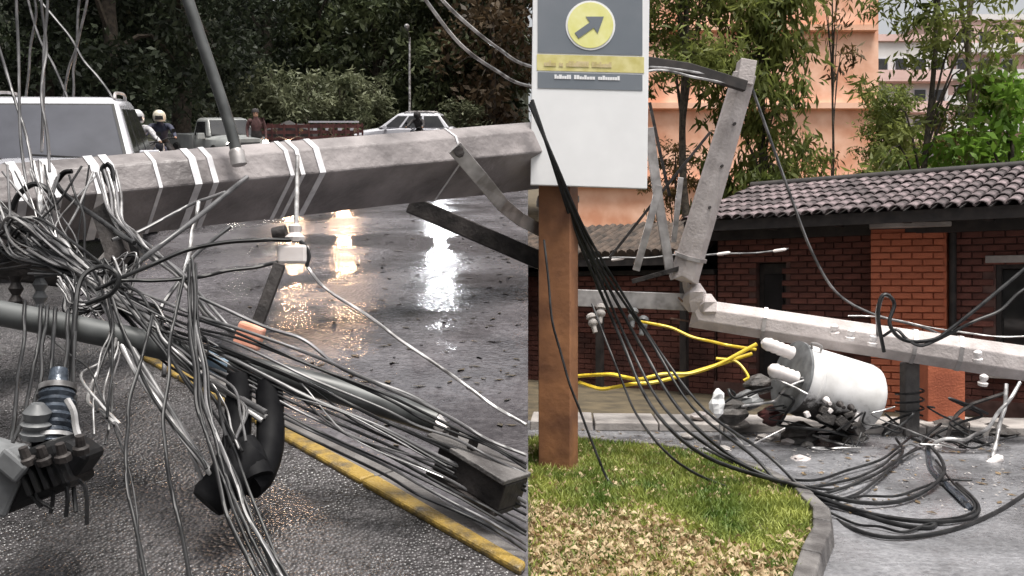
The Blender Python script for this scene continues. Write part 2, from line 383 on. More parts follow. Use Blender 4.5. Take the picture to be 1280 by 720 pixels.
def tree(key, loc, s, rz, name, label, cat='tree', group=None, sz=1.0):
    e = empty(name, loc, rz, label=label, cat=cat, group=group); e.scale = (s, s, s*sz)
    for nm, me in zip(('crown', 'trunk'), LIB[key]):
        o = bpy.data.objects.new(nm, me); col.objects.link(o); o.parent = e
    return e
make_lib('dark1', M['lf_dark'], M['bark'], 13, 2.4, 3.6, 130, 1.0, 110, .24, 1, .34)
make_lib('dark2', M['lf_dark'], M['bark'], 12, 1.8, 3.2, 120, 1.0, 110, .24, 2, .28, lean=.06)
make_lib('mid1', M['lf_mid'], M['bark'], 11, 1.0, 3.0, 100, .95, 60, .36, 3, .2, droop=.6)
make_lib('mid2', M['lf_mid'], M['bark'], 10, .8, 2.8, 90, .95, 60, .40, 4, .2, droop=.8, aspect=3)
make_lib('brown', M['lf_brown'], M['bark'], 10, 1.2, 2.8, 80, .9, 50, .36, 5, .2, droop=.4)
make_lib('shrub', M['lf_lite'], M['bark'], 3.2, .3, 1.5, 46, .55, 60, .26, 6, .06, limbs=14, droop=.2, aspect=2.8)
make_lib('shrub2', M['lf_lite'], M['bark'], 3.6, .2, 1.3, 46, .5, 60, .32, 7, .05, limbs=14, droop=.5, aspect=3.6)
tl = [ # key, u, d, scale, name, label
 ('dark1', -120, 34, 1.1, 'dense dark tree at the far side of the white SUV, off its bonnet side'),
 ('dark1', 55, 30, 1.0, 'dense dark tree whose crown rises over the white SUV roof'),
 ('dark2', 150, 27, 1.05, 'dark tree with bare trunk directly behind the helmeted riders'),
 ('dark1', 225, 33, 1.15, 'tall dark tree standing behind the grey pickup bed'),
 ('dark2', 330, 46, 1.15, 'dark tree standing behind the light green shrubs'),
 ('mid2', 400, 48, 1.2, 'green drooping tree above the stake sided trailer'),
 ('mid1', 470, 47, 1.15, 'mid green tree above the bonnet of the white hatchback'),
 ('mid2', 545, 46, 1.1, 'green drooping tree right behind the white hatchback'),
 ('brown', 615, 45, 1.15, 'brownish tree at the retaining wall edge'),
 ('mid1', 590, 49, 1.2, 'mid green tree behind the brownish tree on the bank')]
for i, (k, u, d, s, lab) in enumerate(tl):
    x = (u-640)/F*d
    tree(k, hill(x, d), s, i*1.9, 'broadleaf_tree', lab, group='trees along the far side of the street')
for i, (x, y, k) in enumerate(((-9.5,4.5,'dark1'),(-13,10,'dark2'),(-16.5,16,'dark1'),(-9,-3,'dark2'),(-5.5,-9,'dark1'),(-12,-10,'dark1'),(-1.5,-13,'dark2'),(-20,24,'dark1'))):  # unseen trees added to cut low sky light on the street
    tree(k, hill(x, y), .95+.05*(i % 3), i*1.1, 'broadleaf_tree', 'dense dark broadleaf tree added outside the view to block low sky light', group='unseen trees added to block the low sky')
for i, (k, u, d, s, sz, lab) in enumerate([
  ('shrub', 288, 37, .95, 1.1, 'light green shrub rising behind the grey pickup roof'),
  ('shrub2', 338, 38, 1.05, 1.0, 'light green arching shrub between the pickup and the stake trailer'),
  ('shrub', 385, 39, 1.0, 1.0, 'light green shrub behind the white trailer rail'),
  ('shrub2', 425, 40, 1.05, .9, 'light green arching shrub in front of the hatchback bonnet'),
  ('shrub', 575, 43, .9, .7, 'light green low shrub behind the hatchback tailgate'),
  ('shrub2', 468, 43, .9, 1.0, 'light green arching shrub directly behind the hatchback windscreen')]):
    tree(k, hill((u-640)/F*d, d), s, i*2.3, 'roadside_shrub', lab, 'shrub', 'light green roadside shrubs', sz)
# uncountable growth on the bank
rnd = random.Random(11)
cl = []
for i in range(620):
    t = rnd.random(); x = -62+rnd.random()*(62.4); cl.append(((x, 49.3+t*9, SL*50+t*11.8+.3), rnd.uniform(.8,1.7)))
me = crown_mesh('hillside_growth', M['lf_dark'], cl, 42, .55, 1.0, 12, .4)
o = bpy.data.objects.new('hillside_growth', me); col.objects.link(o)
tag(o, 'dark wild undergrowth covering the bank behind the trees', 'undergrowth', kind='stuff')
# red flowering twigs far left
# ------------------------------------------------------------------ vehicles
def wheel(parent, x, y, r, w_):
    s = 1 if y > 0 else -1
    t = MB(); t.lathe((x, y-s*w_, r), (0,s,0), [(0,r*.62),(0,r*.93),(.03,r),(w_-.03,r),(w_,r*.93),(w_,r*.62)], 20); wt = t.build('wheel', M['tyre'], parent, 40)
    q = MB(); q.lathe((x, y-s*.05, r), (0,s,0), [(0,r*.64),(.035,r*.62),(.02,r*.5),(.045,r*.15),(.05,.001)], 14); q.build('rim', M['rim'], wt, 40)
def body_ring(x, hw, zb, zt, c=.03):
    return [Vector((x, y, z)) for y, z in ((-hw*.86,zb),(-hw*.98,zb+.1),(-hw,(zb+zt)/2),(-hw*.97,zt-.09),(-hw*.86,zt-.01),(-hw*.4,zt+c),(hw*.4,zt+c),(hw*.86,zt-.01),(hw*.97,zt-.09),(hw,(zb+zt)/2),(hw*.98,zb+.1),(hw*.86,zb))]
def car(root, paint, stations, gh, wheels, glass, lampmat=None, rails=False, doors=(), mirror=True, lamps=True):
    b = MB(); b.loft([body_ring(*s) for s in stations]); body = b.build('body', paint, root, 40)
    xf0, xf1, xr1, xr0, hb, ht, zb, zt = gh      # windscreen base, roof front, roof rear, rear base
    c = {}
    def ring(hw, z, xa, xb, n=1): return [Vector((xa,-hw,z)), Vector((xb,-hw,z)), Vector((xb,hw,z)), Vector((xa,hw,z))]
    g = MB(); lo_ = ring(hb, zb, xr0, xf0); hi_ = ring(ht, zt, xr1, xf1)
    cap = ring(ht*.82, zt+.05, xr1+.15, xf1-.18)
    g.loft([lo_, hi_, cap]); g.build('cabin', paint, root, 40, bevel=.05, seg=3)
    A = [lo_[2], lo_[1], hi_[1], hi_[2]]; A = [Vector((xf0,hb,zb)), Vector((xf0,-hb,zb)), Vector((xf1,-ht,zt)), Vector((xf1,ht,zt))]
    A = [A[1], A[0], A[3], A[2]]
    w1 = MB(); w1.quadpanel(A, .055, .945, .03, .93, .012, .03); ws = w1.build('windscreen', glass, root, bevel=.01)
    w0 = MB(); w0.quadpanel(A, .035, .965, .005, .955, .007, .02); w0.build('seal', M['black_pl'], ws)
    w2 = MB()
    for yy in (-.30, .28):
        w2.cyl((xf0+.03, yy*1.2+.30*(1 if yy > 0 else -1)*.2, zb+.05), (xf0-.02, yy-.42, zb+.09), .012, n=6)
    w2.build('wiper', M['black_pl'], ws)
    Bk = [Vector((xr0,hb,zb)), Vector((xr0,-hb,zb)), Vector((xr1,-ht,zt)), Vector((xr1,ht,zt))]
    w3 = MB(); w3.quadpanel(Bk, .08, .92, .1, .88, .012, .03); w3.build('rear_window', M['glass_d'], root)
    for s in (-1, 1):
        if s < 0: q = [Vector((xr0,-hb,zb)), Vector((xf0,-hb,zb)), Vector((xf1,-ht,zt)), Vector((xr1,-ht,zt))]
        else: q = [Vector((xf0,hb,zb)), Vector((xr0,hb,zb)), Vector((xr1,ht,zt)), Vector((xf1,ht,zt))]
        cuts = doors or (.06, .36, .40, .68, .72, .93)
        for k in range(0, len(cuts), 2):
            u0, u1 = cuts[k], cuts[k+1]
            if s > 0: u0, u1 = 1-u1, 1-u0
            w4 = MB(); w4.quadpanel(q, u0, u1, .06, .86, .012, .03); w4.build('side_window', M['glass_d'], root)
        if mirror:
            w5 = MB(); w5.box((xf0-.32, s*(hb+.14), zb+.03), (.13,.24,.17), taper=.85); w5.cyl((xf0-.32,s*(hb-.05),zb),(xf0-.32,s*(hb+.1),zb),.025,n=6)
            w5.build('mirror', paint, root, bevel=.04)
        if rails:
            w6 = MB(); w6.tube([(xr1+.2,s*(ht-.06),zt+.03),(xr1+.35,s*(ht-.06),zt+.1),(xf1-.45,s*(ht-.06),zt+.1),(xf1-.28,s*(ht-.06),zt+.03)], .02, n=6); w6.build('roof_rail', M['galv'], root)
        hx = stations[-1][0]; hw = stations[-1][1]; hz = stations[-1][3]
        if lamps:
            w7 = MB(); w7.lathe((hx-.03, s*hw*.78, hz-.14), (1,0,0), [(0,.1),(.05,.1),(.07,.06),(.075,.001)], 14); w7.build('headlight', lampmat or M['glass'], root)
    hx, hw, hz0, hz = stations[-1][0], stations[-1][1], stations[-1][2], stations[-1][3]
    g1 = MB(); g1.box((hx+.005, 0, hz-.16), (.05, hw*1.0, .18))
    for k in range(3): g1.box((hx+.035, 0, hz-.21+k*.05), (.02, hw*.98, .015))
    g1.build('grille', M['black_pl'], root, bevel=.01)
    g2 = MB(); g2.box((hx+.02, 0, hz0+.12), (.14, hw*1.9, .34)); g2.build('front_bumper', M['black_pl'], root, bevel=.05)
    g3 = MB(); g3.box((stations[0][0]-.02, 0, stations[0][2]+.2), (.1, stations[0][1]*1.85, .2)); g3.build('rear_bumper', M['black_pl'], root, bevel=.03)
    for x in wheels[:2]:
        for s in (-1, 1): wheel(root, x, s*(stations[2][1]-.0), wheels[2], .22)
    return root
def on_hill(u, d): return hill((u-640)/F*d, d)
# near white SUV, bonnet towards the camera
e = empty('parked_suv', on_hill(84, 10.3), R(-72), True, 'white SUV with large windscreen and roof rails behind the fallen pole', 'car')
car(e, M['white_p'], [(-2.2,.80,.45,1.0),(-2.05,.88,.35,1.05),(-1.3,.92,.28,1.08),(.0,.93,.27,1.08),(1.0,.93,.28,1.06),(1.75,.90,.32,1.0),(2.15,.78,.42,.9)],
    (.72, -.02, -1.75, -2.1, .87, .68, 1.04, 1.70), (-1.35, 1.35, .36), M['glass'], rails=True)
# grey pickup, three quarter view
e = empty('pickup_truck', on_hill(277, 27), R(-48), True, 'old grey single cab pickup with its headlight on', 'truck')
car(e, M['grey_p'], [(-.2,.74,.4,.88),(.1,.78,.35,.9),(.5,.8,.33,.9),(1.0,.8,.33,.9),(1.6,.78,.35,.88),(1.9,.7,.42,.80)],
    (.98, .62, -.15, -.25, .74, .62, .88, 1.38), (-1.5, 1.3, .34), M['glass_d'], lampmat=M['lamp'], doors=(.12,.80))
bd = MB()
for c, s in (((-1.25,.72,.72),(1.9,.06,.42)),((-1.25,-.72,.72),(1.9,.06,.42)),((-2.2,0,.72),(.06,1.5,.42)),((-.3,0,.72),(.06,1.5,.42)),((-1.25,0,.5),(1.9,1.5,.05))): bd.box(c, s)
bd.build('cargo_bed', M['grey_p'], e, bevel=.015)
fr = MB(); fr.box((-.8,0,.42),(3.0,.7,.1)); fr.build('chassis', M['black_pl'], e)
# far white hatchback seen from its side
e = empty('parked_hatchback', on_hill(508, 37), R(176), True, 'white hatchback parked side-on beyond the pole with dark windows', 'car')
car(e, M['white_p'], [(-2.05,.74,.45,.95),(-1.85,.84,.33,1.0),(-1.2,.86,.26,1.0),(.2,.87,.25,1.0),(1.0,.86,.26,.94),(1.7,.82,.3,.84),(2.05,.7,.4,.72)],
    (1.0, .22, -1.5, -1.95, .81, .62, .95, 1.52), (-1.3, 1.3, .31), M['glass_d'], lampmat=M['glass'], rails=True)
# stake sided trailer
e = empty('stake_trailer', on_hill(392, 31), R(4), True, 'maroon stake sided trailer with a white top rail and a dark tarpaulin load', 'trailer')
b = MB(); b.box((0,0,.55),(3.4,1.5,.1)); b.build('bed', M['maroon'], e, bevel=.01)
for s in (-1, 1):
    for k in range(3):
        q = MB(); q.box((0, s*.75, .72+k*.2), (3.4,.03,.11)); q.build('slat', M['maroon'], e)
    for k in range(9):
        q = MB(); q.box((-1.66+k*.415, s*.79, .88), (.06,.05,.66)); q.build('stake', M['maroon'], e)
        if s < 0 and k > 4:
            q = MB(); q.box((-1.66+k*.415-.2, -.79, 1.02), (.13,.02,.08)); q.build('reflector', M['white_p'], e)
q = MB(); q.box((.85,-.76,1.27),(1.7,.05,.06)); q.build('rail', M['white_p'], e)
q = MB(); rg = []
for i in range(9):
    t = i/8; hh = .35+.3*math.sin(t*3.1)+.06*math.sin(t*17); rg.append([Vector((-1.6+t*1.7,-.65,.6)), Vector((-1.6+t*1.7,-.6,.6+hh*.8)), Vector((-1.6+t*1.7,-.1,.62+hh)), Vector((-1.6+t*1.7,.5,.6+hh*.8)), Vector((-1.6+t*1.7,.65,.6))])
q.loft(rg); q.build('tarpaulin', M['dcloth'], e, 60)
for x in (-.5, .5):
    for s in (-1, 1): wheel(e, x, s*.7, .3, .2)
# motorcycles
def motorcycle(loc, rz, label, paint, lampmat):
    e = empty('motorcycle', loc, rz, True, label, 'motorcycle')
    for x in (-.62, .66):
        t = MB(); t.lathe((x,-.05,.3), (0,1,0), [(0,.2),(0,.25),(.02,.295),(.05,.305),(.08,.295),(.1,.25),(.1,.2)], 20); wt = t.build('wheel', M['tyre'], e, 40)
        q = MB(); q.cyl((x,-.06,.3),(x,.06,.3),.05,n=10)
        for k in range(5):
            a = k*1.2566; q.cyl((x,0,.3),(x+.22*math.cos(a),0,.3+.22*math.sin(a)),.014,n=5)
        q.build('rim', M['rim'], wt)
    f = MB(); f.tube([(.48,0,.86),(.1,0,.62),(-.25,0,.5),(-.62,0,.3)], .035, n=6); f.tube([(-.55,0,.74),(-.2,0,.5),(.3,0,.3),(.45,0,.75)], .025, n=6); f.build('frame', M['black_pl'], e)
    k = MB(); k.box((.05,0,.42),(.42,.26,.3)); k.cyl((-.05,-.12,.25),(-.85,-.16,.36),.045,n=8); k.build('engine', M['steel_d'], e, bevel=.03)
    tk = MB(); tk.loft([[Vector((x, y*w_, .64+z*h)) for y, z in ((-1,0),(-.9,.7),(-.4,1),(.4,1),(.9,.7),(1,0))] for x, w_, h in ((-.12,.08,.12),(.05,.14,.2),(.28,.15,.24),(.42,.1,.18))]); tk.build('tank', paint, e, 50)
    st = MB(); st.box((-.42,0,.76),(.68,.24,.09)); st.build('seat', M['black_pl'], e, bevel=.04)
    fk = MB()
    for s in (-.07, .07): fk.cyl((.44,s,.9),(.66,s,.3),.022,n=6)
    fk.build('fork', M['galv'], e)
    hb = MB(); hb.tube([(.30,-.36,1.0),(.38,-.2,1.03),(.42,0,.96),(.38,.2,1.03),(.30,.36,1.0)], .014, n=6)
    for s in (-1,1): hb.tube([(.36,s*.24,1.03),(.34,s*.3,1.16)], .008, n=5); hb.lathe((.33,s*.3,1.18),(1,0,0),[(0,.05),(.02,.05)],8)
    hb.build('handlebar', M['black_pl'], e)
    hl = MB(); hl.lathe((.46,0,.86),(1,0,0),[(0,.05),(.05,.085),(.1,.085),(.115,.05),(.12,.001)],14); hl.build('headlight', lampmat, e)
    fd = MB(); fd.box((-.82,0,.66),(.22,.14,.05),rot=Matrix.Rotation(R(20),3,'Y')); fd.box((.7,0,.62),(.3,.12,.03)); fd.build('mudguard', paint, e)
    return e
def person(loc, rz, label, top, legs, head=M['skin'], helmet=None, pose='ride', slope=True, group=None):
    e = empty('person', loc, rz, slope, label, 'person', group)
    if pose == 'ride':
        J = dict(pel=(-.42,0,.86), chest=(-.28,0,1.18), neck=(-.2,0,1.36), hd=(-.15,0,1.44), top=(-.13,0,1.58))
        for s, n_ in ((-1,'r'),(1,'l')):
            J['sh'+n_]=(-.24,s*.2,1.29); J['el'+n_]=(.0,s*.3,1.1); J['wr'+n_]=(.24,s*.33,1.03); J['ha'+n_]=(.33,s*.32,1.02)
            J['hip'+n_]=(-.38,s*.1,.86); J['kn'+n_]=(.06,s*.24,.74); J['an'+n_]=(-.12,s*.22,.36); J['to'+n_]=(.06,s*.23,.32)
    else:
        J = dict(pel=(0,0,.92), chest=(.02,0,1.24), neck=(.02,0,1.44), hd=(.04,0,1.53), top=(.05,0,1.68))
        for s, n_ in ((-1,'r'),(1,'l')):
            J['sh'+n_]=(.02,s*.19,1.37); J['el'+n_]=(-.02,s*.26,1.1); J['wr'+n_]=(.08,s*.26,.88); J['ha'+n_]=(.1,s*.25,.78)
            J['hip'+n_]=(0,s*.1,.9); J['kn'+n_]=(.04,s*.12,.5); J['an'+n_]=(-.02,s*.13,.09); J['to'+n_]=(.14,s*.15,.04)
    rad = dict(pel=.14, chest=.15, neck=.06, hd=.09, top=.07, sh=.075, el=.05, wr=.035, ha=.04, hip=.1, kn=.065, an=.045, to=.045)
    ks = list(J); idx = {k: i for i, k in enumerate(ks)}
    E = [('pel','chest'),('chest','neck'),('neck','hd'),('hd','top')]
    for n_ in 'rl': E += [('chest','sh'+n_),('sh'+n_,'el'+n_),('el'+n_,'wr'+n_),('wr'+n_,'ha'+n_),('pel','hip'+n_),('hip'+n_,'kn'+n_),('kn'+n_,'an'+n_),('an'+n_,'to'+n_)]
    me = bpy.data.meshes.new('body'); me.from_pydata([J[k] for k in ks], [(idx[a], idx[b]) for a, b in E], [])
    o = bpy.data.objects.new('body', me); col.objects.link(o)
    o.modifiers.new('skin', 'SKIN')
    for i, k in enumerate(ks):
        r = rad[k if k in rad else k[:-1]]; me.skin_vertices[0].data[i].radius = (r, r); me.skin_vertices[0].data[i].use_root = (i == 0)
    s_ = o.modifiers.new('sub', 'SUBSURF'); s_.levels = 1; s_.render_levels = 1
    dg = bpy.context.evaluated_depsgraph_get(); m2 = bpy.data.meshes.new_from_object(o.evaluated_get(dg)); o.modifiers.clear(); o.data = m2
    m2.materials.clear()
    for m_ in (top, legs, head, M['black_pl']): m2.materials.append(m_)
    for p in m2.polygons:
        best = min(ks, key=lambda k: (Vector(J[k])-p.center).length)
        p.material_index = 2 if best in ('hd','top') or best[:2] == 'ha' else 3 if best[:2] in ('to','an') else 1 if best[:2] in ('hi','kn','pe') else 0
        p.use_smooth = True
    o.parent = e
    hd = Vector(J['hd']); tp = Vector(J['top'])
    if helmet:
        h = MB(); h.lathe(hd+Vector((-.01,0,-.05)), (.1,0,1), [(0,.12),(.06,.14),(.14,.14),(.2,.11),(.24,.06),(.25,.002)], 14); hm = h.build('helmet', helmet, e, 60)
        vv = MB(); vv.loft([[hd+Vector((.13,y,z)) for y, z in ((-.09,-.02),(.09,-.02),(.08,.07),(-.08,.07))],[hd+Vector((.15,y*.8,z)) for y, z in ((-.09,-.01),(.09,-.01),(.08,.06),(-.08,.06))]]); vv.build('visor', M['glass_d'], hm)
    else:
        h = MB(); h.lathe(hd+Vector((-.02,0,.04)), (-.2,0,1), [(0,.105),(.06,.108),(.11,.08),(.135,.002)], 12); h.build('hair', M['dcloth'], e, 60)
        fc = MB()
        for s in (-1,1): fc.lathe(hd+Vector((.08,s*.035,.035)), (1,0,0), [(0,.012),(.012,.008),(.014,.001)], 6)
        fc.build('eyes', M['black_pl'], e)
        ns = MB(); ns.loft([[hd+Vector((.085,-.015,-.02)), hd+Vector((.085,.015,-.02)), hd+Vector((.085,0,.04))],[hd+Vector((.115,-.004,-.012)), hd+Vector((.115,.004,-.012)), hd+Vector((.1,0,.03))]]); ns.build('nose', head, e)
    return e
def rider(u, d, yaw, lm, lp, top, legs, helmet, paint, lamp):
    l = on_hill(u, d)
    motorcycle(l, R(yaw), lm, paint, lamp); person(l, R(yaw), lp, top, legs, helmet=helmet)
rider(205, 20, -72, 'dark motorcycle under the rider with the cream helmet', 'rider in dark navy clothes with a cream helmet, seated', M['navy'], M['dcloth'], M['helmet'], M['navy'], M['glass'])
rider(180, 17, -60, 'dark motorcycle under the rider in white beside the SUV mirror', 'rider in white top and white helmet beside the SUV mirror', M['wcloth'], M['dcloth'], M['helmet_w'], M['black_pl'], M['glass'])
rider(521, 34, -100, 'black motorcycle stopped in front of the white hatchback door', 'rider in black sitting in front of the white hatchback door', M['dcloth'], M['dcloth'], M['dcloth'], M['black_pl'], M['glass'])
motorcycle(on_hill(366, 21), R(-84), 'motorcycle with warm headlight lit before the stake trailer tarpaulin', M['maroon'], M['lampw'])
motorcycle(on_hill(436, 21), R(-96), 'motorcycle with warm headlight lit between trailer and hatchback', M['maroon'], M['lampw'])
motorcycle(on_hill(553, 18), R(-92), 'motorcycle with cool white headlight lit by the pale strut', M['black_pl'], M['lampc'])
person(on_hill(323, 26), R(-70), 'bareheaded person in brown standing between the pickup and the trailer', M['bcloth'], M['dcloth'], pose='stand')
b = MB(); b0 = on_hill(512, 42); b.cyl(b0, b0+Vector((0,0,5.2)), .07, .05, 10); b.cyl(b0+Vector((0,0,5.15)), b0+Vector((.0,-.8,5.4)), .04, .03, 8); b.lathe(b0+Vector((0,-.75,5.36)), (0,-1,.1), [(0,.03),(.1,.11),(.4,.12),(.5,.02)], 10)
b.thing('street_lamp', M['cab_w'], 'thin pale street lamp post rising over the white hatchback roof', 'street lamp', smooth=40)

# ------------------------------------------------------------------ the fallen pole across the street
pa = P(706, 193, 7.8); pb = P(-75, 268, 4.75)
pole = empty('fallen_pole', (pb.x, pb.y, pb.z), label='thick octagonal concrete pole lying across the street, strapped with steel bands', cat='pole')
ax = (pa-pb).normalized(); up = Vector((0,0,1)); sd = ax.cross(up).normalized(); upv = sd.cross(ax).normalized()
def oct_ring(c, r, roll=0):
    fr_ = -sd if sd.y > 0 else sd
    sec = [(.34,1.0),(.78,.72),(.96,.08),(-.60,-.93),(-.75,-.93),(-.98,-.5),(-.98,.5),(-.4,1.0)]
    return [c+(upv*b_*1.0+fr_*a_)*r for a_, b_ in sec]
def pc(t): return pb.lerp(pa, t), .235+.06*t
b = MB(); rg = []
for i in range(25):
    c, r = pc(i/24); rg.append(oct_ring(c, r*(1+random.uniform(-.006,.006)), R(5)))
b.loft(rg); b.build('shaft', M['concrete_w'], pole, world=True, bevel=.012)
PL_ = (pa-pb).length
def t_of_u(u):
    lo, hi = 0, 1
    for _ in range(40):
        m = (lo+hi)/2; c, _r = pc(m); uu = 640+F*c.x/c.y
        lo, hi = (m, hi) if uu < u else (lo, m)
    return lo
for u, wd in ((18,.045),(60,.05),(113,.05),(131,.045),(185,.022),(231,.045),(252,.035),(345,.03),(358,.03),(382,.045),(553,.018)):
    t = t_of_u(u); c, r = pc(t); s = MB()
    s.loft([oct_ring(c-ax*wd/2, r+.008, R(5)), oct_ring(c+ax*wd/2, r+.008, R(5))]); s.build('steel_band', M['strap'], pole, world=True)
for u in (398, 432, 505, 280, 470):
    t = t_of_u(u); c, r = pc(t); h = MB(); f0 = c+sd*(-r*.92)
    fd_ = (-sd if sd.y > 0 else sd); f0 = c+fd_*r*.80+upv*.08
    h.cyl(f0, f0+fd_*.012, .022, n=10); h.build('bolt_hole' if u != 505 else 'bolt', M['black_pl'] if u != 505 else M['steel_d'], pole, world=True)
# what the pole lies on
b = MB(); q = P(697, 300, 7.75); b.box((q.x, 7.82, (2.39)/2), (.32,.4,2.36)); b.box((q.x,7.82,2.37),(.36,.44,.06))
b.thing('concrete_pier', M['stone'], 'square concrete pier behind the brown sign post carrying the fallen pole end', 'pier', bevel=.01)
q = pc(.004)[0]; g0 = hill(q.x, q.y); b = MB(); b.cyl(g0-Vector((0,0,.1)), Vector((q.x,q.y,q.z-.235)), .15, .14, 8); b.thing('pole_stump', M['concrete'], 'short broken concrete stump under the fallen pole', 'stump', bevel=.01)

# steel and hardware of the fallen pole
def strip(pts, wd, th): # flat bar
    b = MB(); rg = []
    pts = [Vector(p) for p in pts]
    for i, p in enumerate(pts):
        t = (pts[min(i+1,len(pts)-1)]-pts[max(i-1,0)]).normalized(); vw = Vector((0,-1,0)); s = t.cross(vw).normalized(); n_ = s.cross(t).normalized()
        rg.append([p+s*wd/2+n_*th/2, p-s*wd/2+n_*th/2, p-s*wd/2-n_*th/2, p+s*wd/2-n_*th/2])
    b.loft(rg); return b
strip([P(568,184,6.2),P(600,222,6.4),P(628,256,6.8),P(650,274,7.3),P(676,288,7.62)], .11, .02).thing('brace_strut', M['galv'], 'pale flat steel brace strut bolted to the fallen pole', 'strut', bevel=.004)
b = MB(); b.cyl(P(574,190,6.2)+Vector((0,-.05,0)), P(574,190,6.2)+Vector((0,.12,0)), .035, n=8); b.thing('strut_bolt', M['steel_d'], 'dark hexagonal bolt at the top of the pale brace strut', 'bolt')
strip([P(512,255,7.9),P(690,332,7.9)], .16, .12).thing('dark_crossarm', M['steel_d'], 'dark wet steel crossarm slanting under the fallen pole', 'crossarm', bevel=.01)
b = MB(); b.tube([P(205,-90,5.4),P(250,45,5.45),P(285,150,5.5),P(298,200,5.5)], .036, n=10); b.thing('leaning_conduit', M['pipe'], 'grey green conduit leaning upright against the fallen pole', 'pipe', smooth=50)
b = MB(); b.lathe(P(297,196,5.5), P(290,165,5.5)-P(297,196,5.5), [(-.06,.03),(-.05,.05),(.03,.05),(.05,.037)], 12); b.thing('conduit_coupling', M['galv'], 'pale metal coupling at the foot of the leaning conduit', 'coupling', smooth=40)
# lower grey pipe
b = MB(); b.tube([P(-60,380,3.55),P(60,403,3.55),P(180,428,3.55),P(300,458,3.55),P(400,482,3.55),P(480,506,3.55),P(546,528,3.52)], .052, n=14, sub=5)
b.thing('fallen_pipe', M['pipe'], 'long grey green pipe lying below the cable tangle', 'pipe', smooth=50)
b = MB(); t0 = P(278,452,3.55); b.lathe(P(262,450,3.55), P(300,458,3.55)-P(262,450,3.55), [(0,.053),(0,.058),(.09,.058),(.09,.053)], 14); b.thing('blue_tape_wrap', M['lblue'], 'light blue tape wrapped round the grey pipe', 'tape', smooth=40)
# box beam at the pipe end
bm_ = empty('steel_channel', hill(-.08,3.35), label='grey steel box channel with a dark hollow side at the pipe end', cat='channel')
c0 = P(552,538,3.5); c1 = P(648,596,3.29)
dx = (c1-c0).normalized(); n1 = Vector((dx.y,-dx.x,0)).normalized(); n1 = n1 if n1.y < 0 else -n1; n2 = dx.cross(n1).normalized(); n2 = n2 if n2.z > 0 else -n2
def cring(c, w_, h_): return [c+n2*a*h_+n1*bb*w_ for a, bb in ((0,1),(0,-1),(-1,-1),(-1,1))]
b = MB(); b.loft([[c+n2*0+n1*.09, c-n1*.09, c-n1*.09-n2*.02, c+n1*.09-n2*.02] for c in (c0,c1)]); b.build('top_plate', M['kerb'], bm_, world=True, bevel=.004)
b = MB(); b.loft([[c+n1*.07-n2*.022, c-n1*.08-n2*.022, c-n1*.08-n2*.13, c+n1*.07-n2*.13] for c in (c0+dx*.06,c1)]); b.build('web', M['steel_d'], bm_, world=True, bevel=.004)
b = MB(); b.loft([[c+n1*.09-n2*.132, c-n1*.09-n2*.132, c-n1*.09-n2*.15, c+n1*.09-n2*.15] for c in (c0+dx*.05,c1)]); b.build('bottom_plate', M['steel_d'], bm_, world=True)
for s in (.06,.16):
    b = MB(); q = c0+dx*s+n2*.01; b.cyl(q-n2*.01, q+n2*.03, .022, n=6); b.build('bolt', M['steel_d'], bm_, world=True)
b = MB(); b.cyl(P(543,527,3.52), c0+dx*.02, .04, .03, 10); b.build('pipe_clamp', M['galv'], bm_, world=True)

# ------------------------------------------------------------------ cables of the climbing street
def J(a): return random.uniform(-a, a)
def cable(pts, px, mat, label, group, name='overhead_cable', sub=6, jit=0.0, n=6):
    if len(pts) > 2:
        pp = [pts[0]]
        for a_, b_ in zip(pts, pts[1:]):
            ln_ = math.hypot(a_[0]-b_[0], a_[1]-b_[1]); w_ = min(3.6, ln_*.05)
            pp += [((a_[0]+b_[0])/2+J(w_), (a_[1]+b_[1])/2+J(w_), (a_[2]+b_[2])/2), b_] if ln_ > 30 and len(pts) < 8 else [b_]
        pts = pp
    q = [P(*p) for p in pts]; dm = sum(p[2] for p in pts)/len(pts)
    b = MB(); b.tube(q, px*.8*dm/F/2, n=n, sub=sub)
    return b.thing(name, M[mat], label, 'cable', group, smooth=60)
def J(a): return random.uniform(-a, a)
G1 = 'cables fanning over the yellow kerb'; L1 = 'cable of the dark fan stretched over the yellow kerb to the retaining edge'
fan = [(300, 398+i*7+J(3), 566+i*9.8+J(5), random.choice((3.5,4.5,5.5,6.5))) for i in range(14)]
for i, (u0, v0, v1, wdt) in enumerate(fan):
    de = min(3.35, 1700/(v1-141)); 
    cable([(40+J(8),282+i*5,4.0),(112+J(9),346+J(10),3.85),(205+J(10),384+i*5+J(5),3.6),(u0,v0+14,3.4),(480+J(6),v0+14+(v1-v0-14)*.47+J(5),3.3),(570,v0+14+(v1-v0-14)*.74-2,de+.02),(658,v1,de)], wdt, 'cab_k' if i % 3 else 'cab_g', L1, G1)
cable([(250,372,3.5),(330,408,3.45),(380,425,3.4),(430,462,3.4),(509,492,3.4),(545,512,3.4),(600,545,3.4),(658,583,3.4)], 6, 'cab_g', 'grey wavy cable running along the top of the steel channel', None)
cable([(383,332,4.6),(420,370,4.5),(500,425,4.3),(580,480,4.1),(658,531,3.95)], 5.5, 'cab_w', 'pale straight cable crossing the wet street alone', None)
G2 = 'pale strands bunched over the fallen pole'; L2 = 'pale bare aluminium strand bunched beneath the strapped pole'
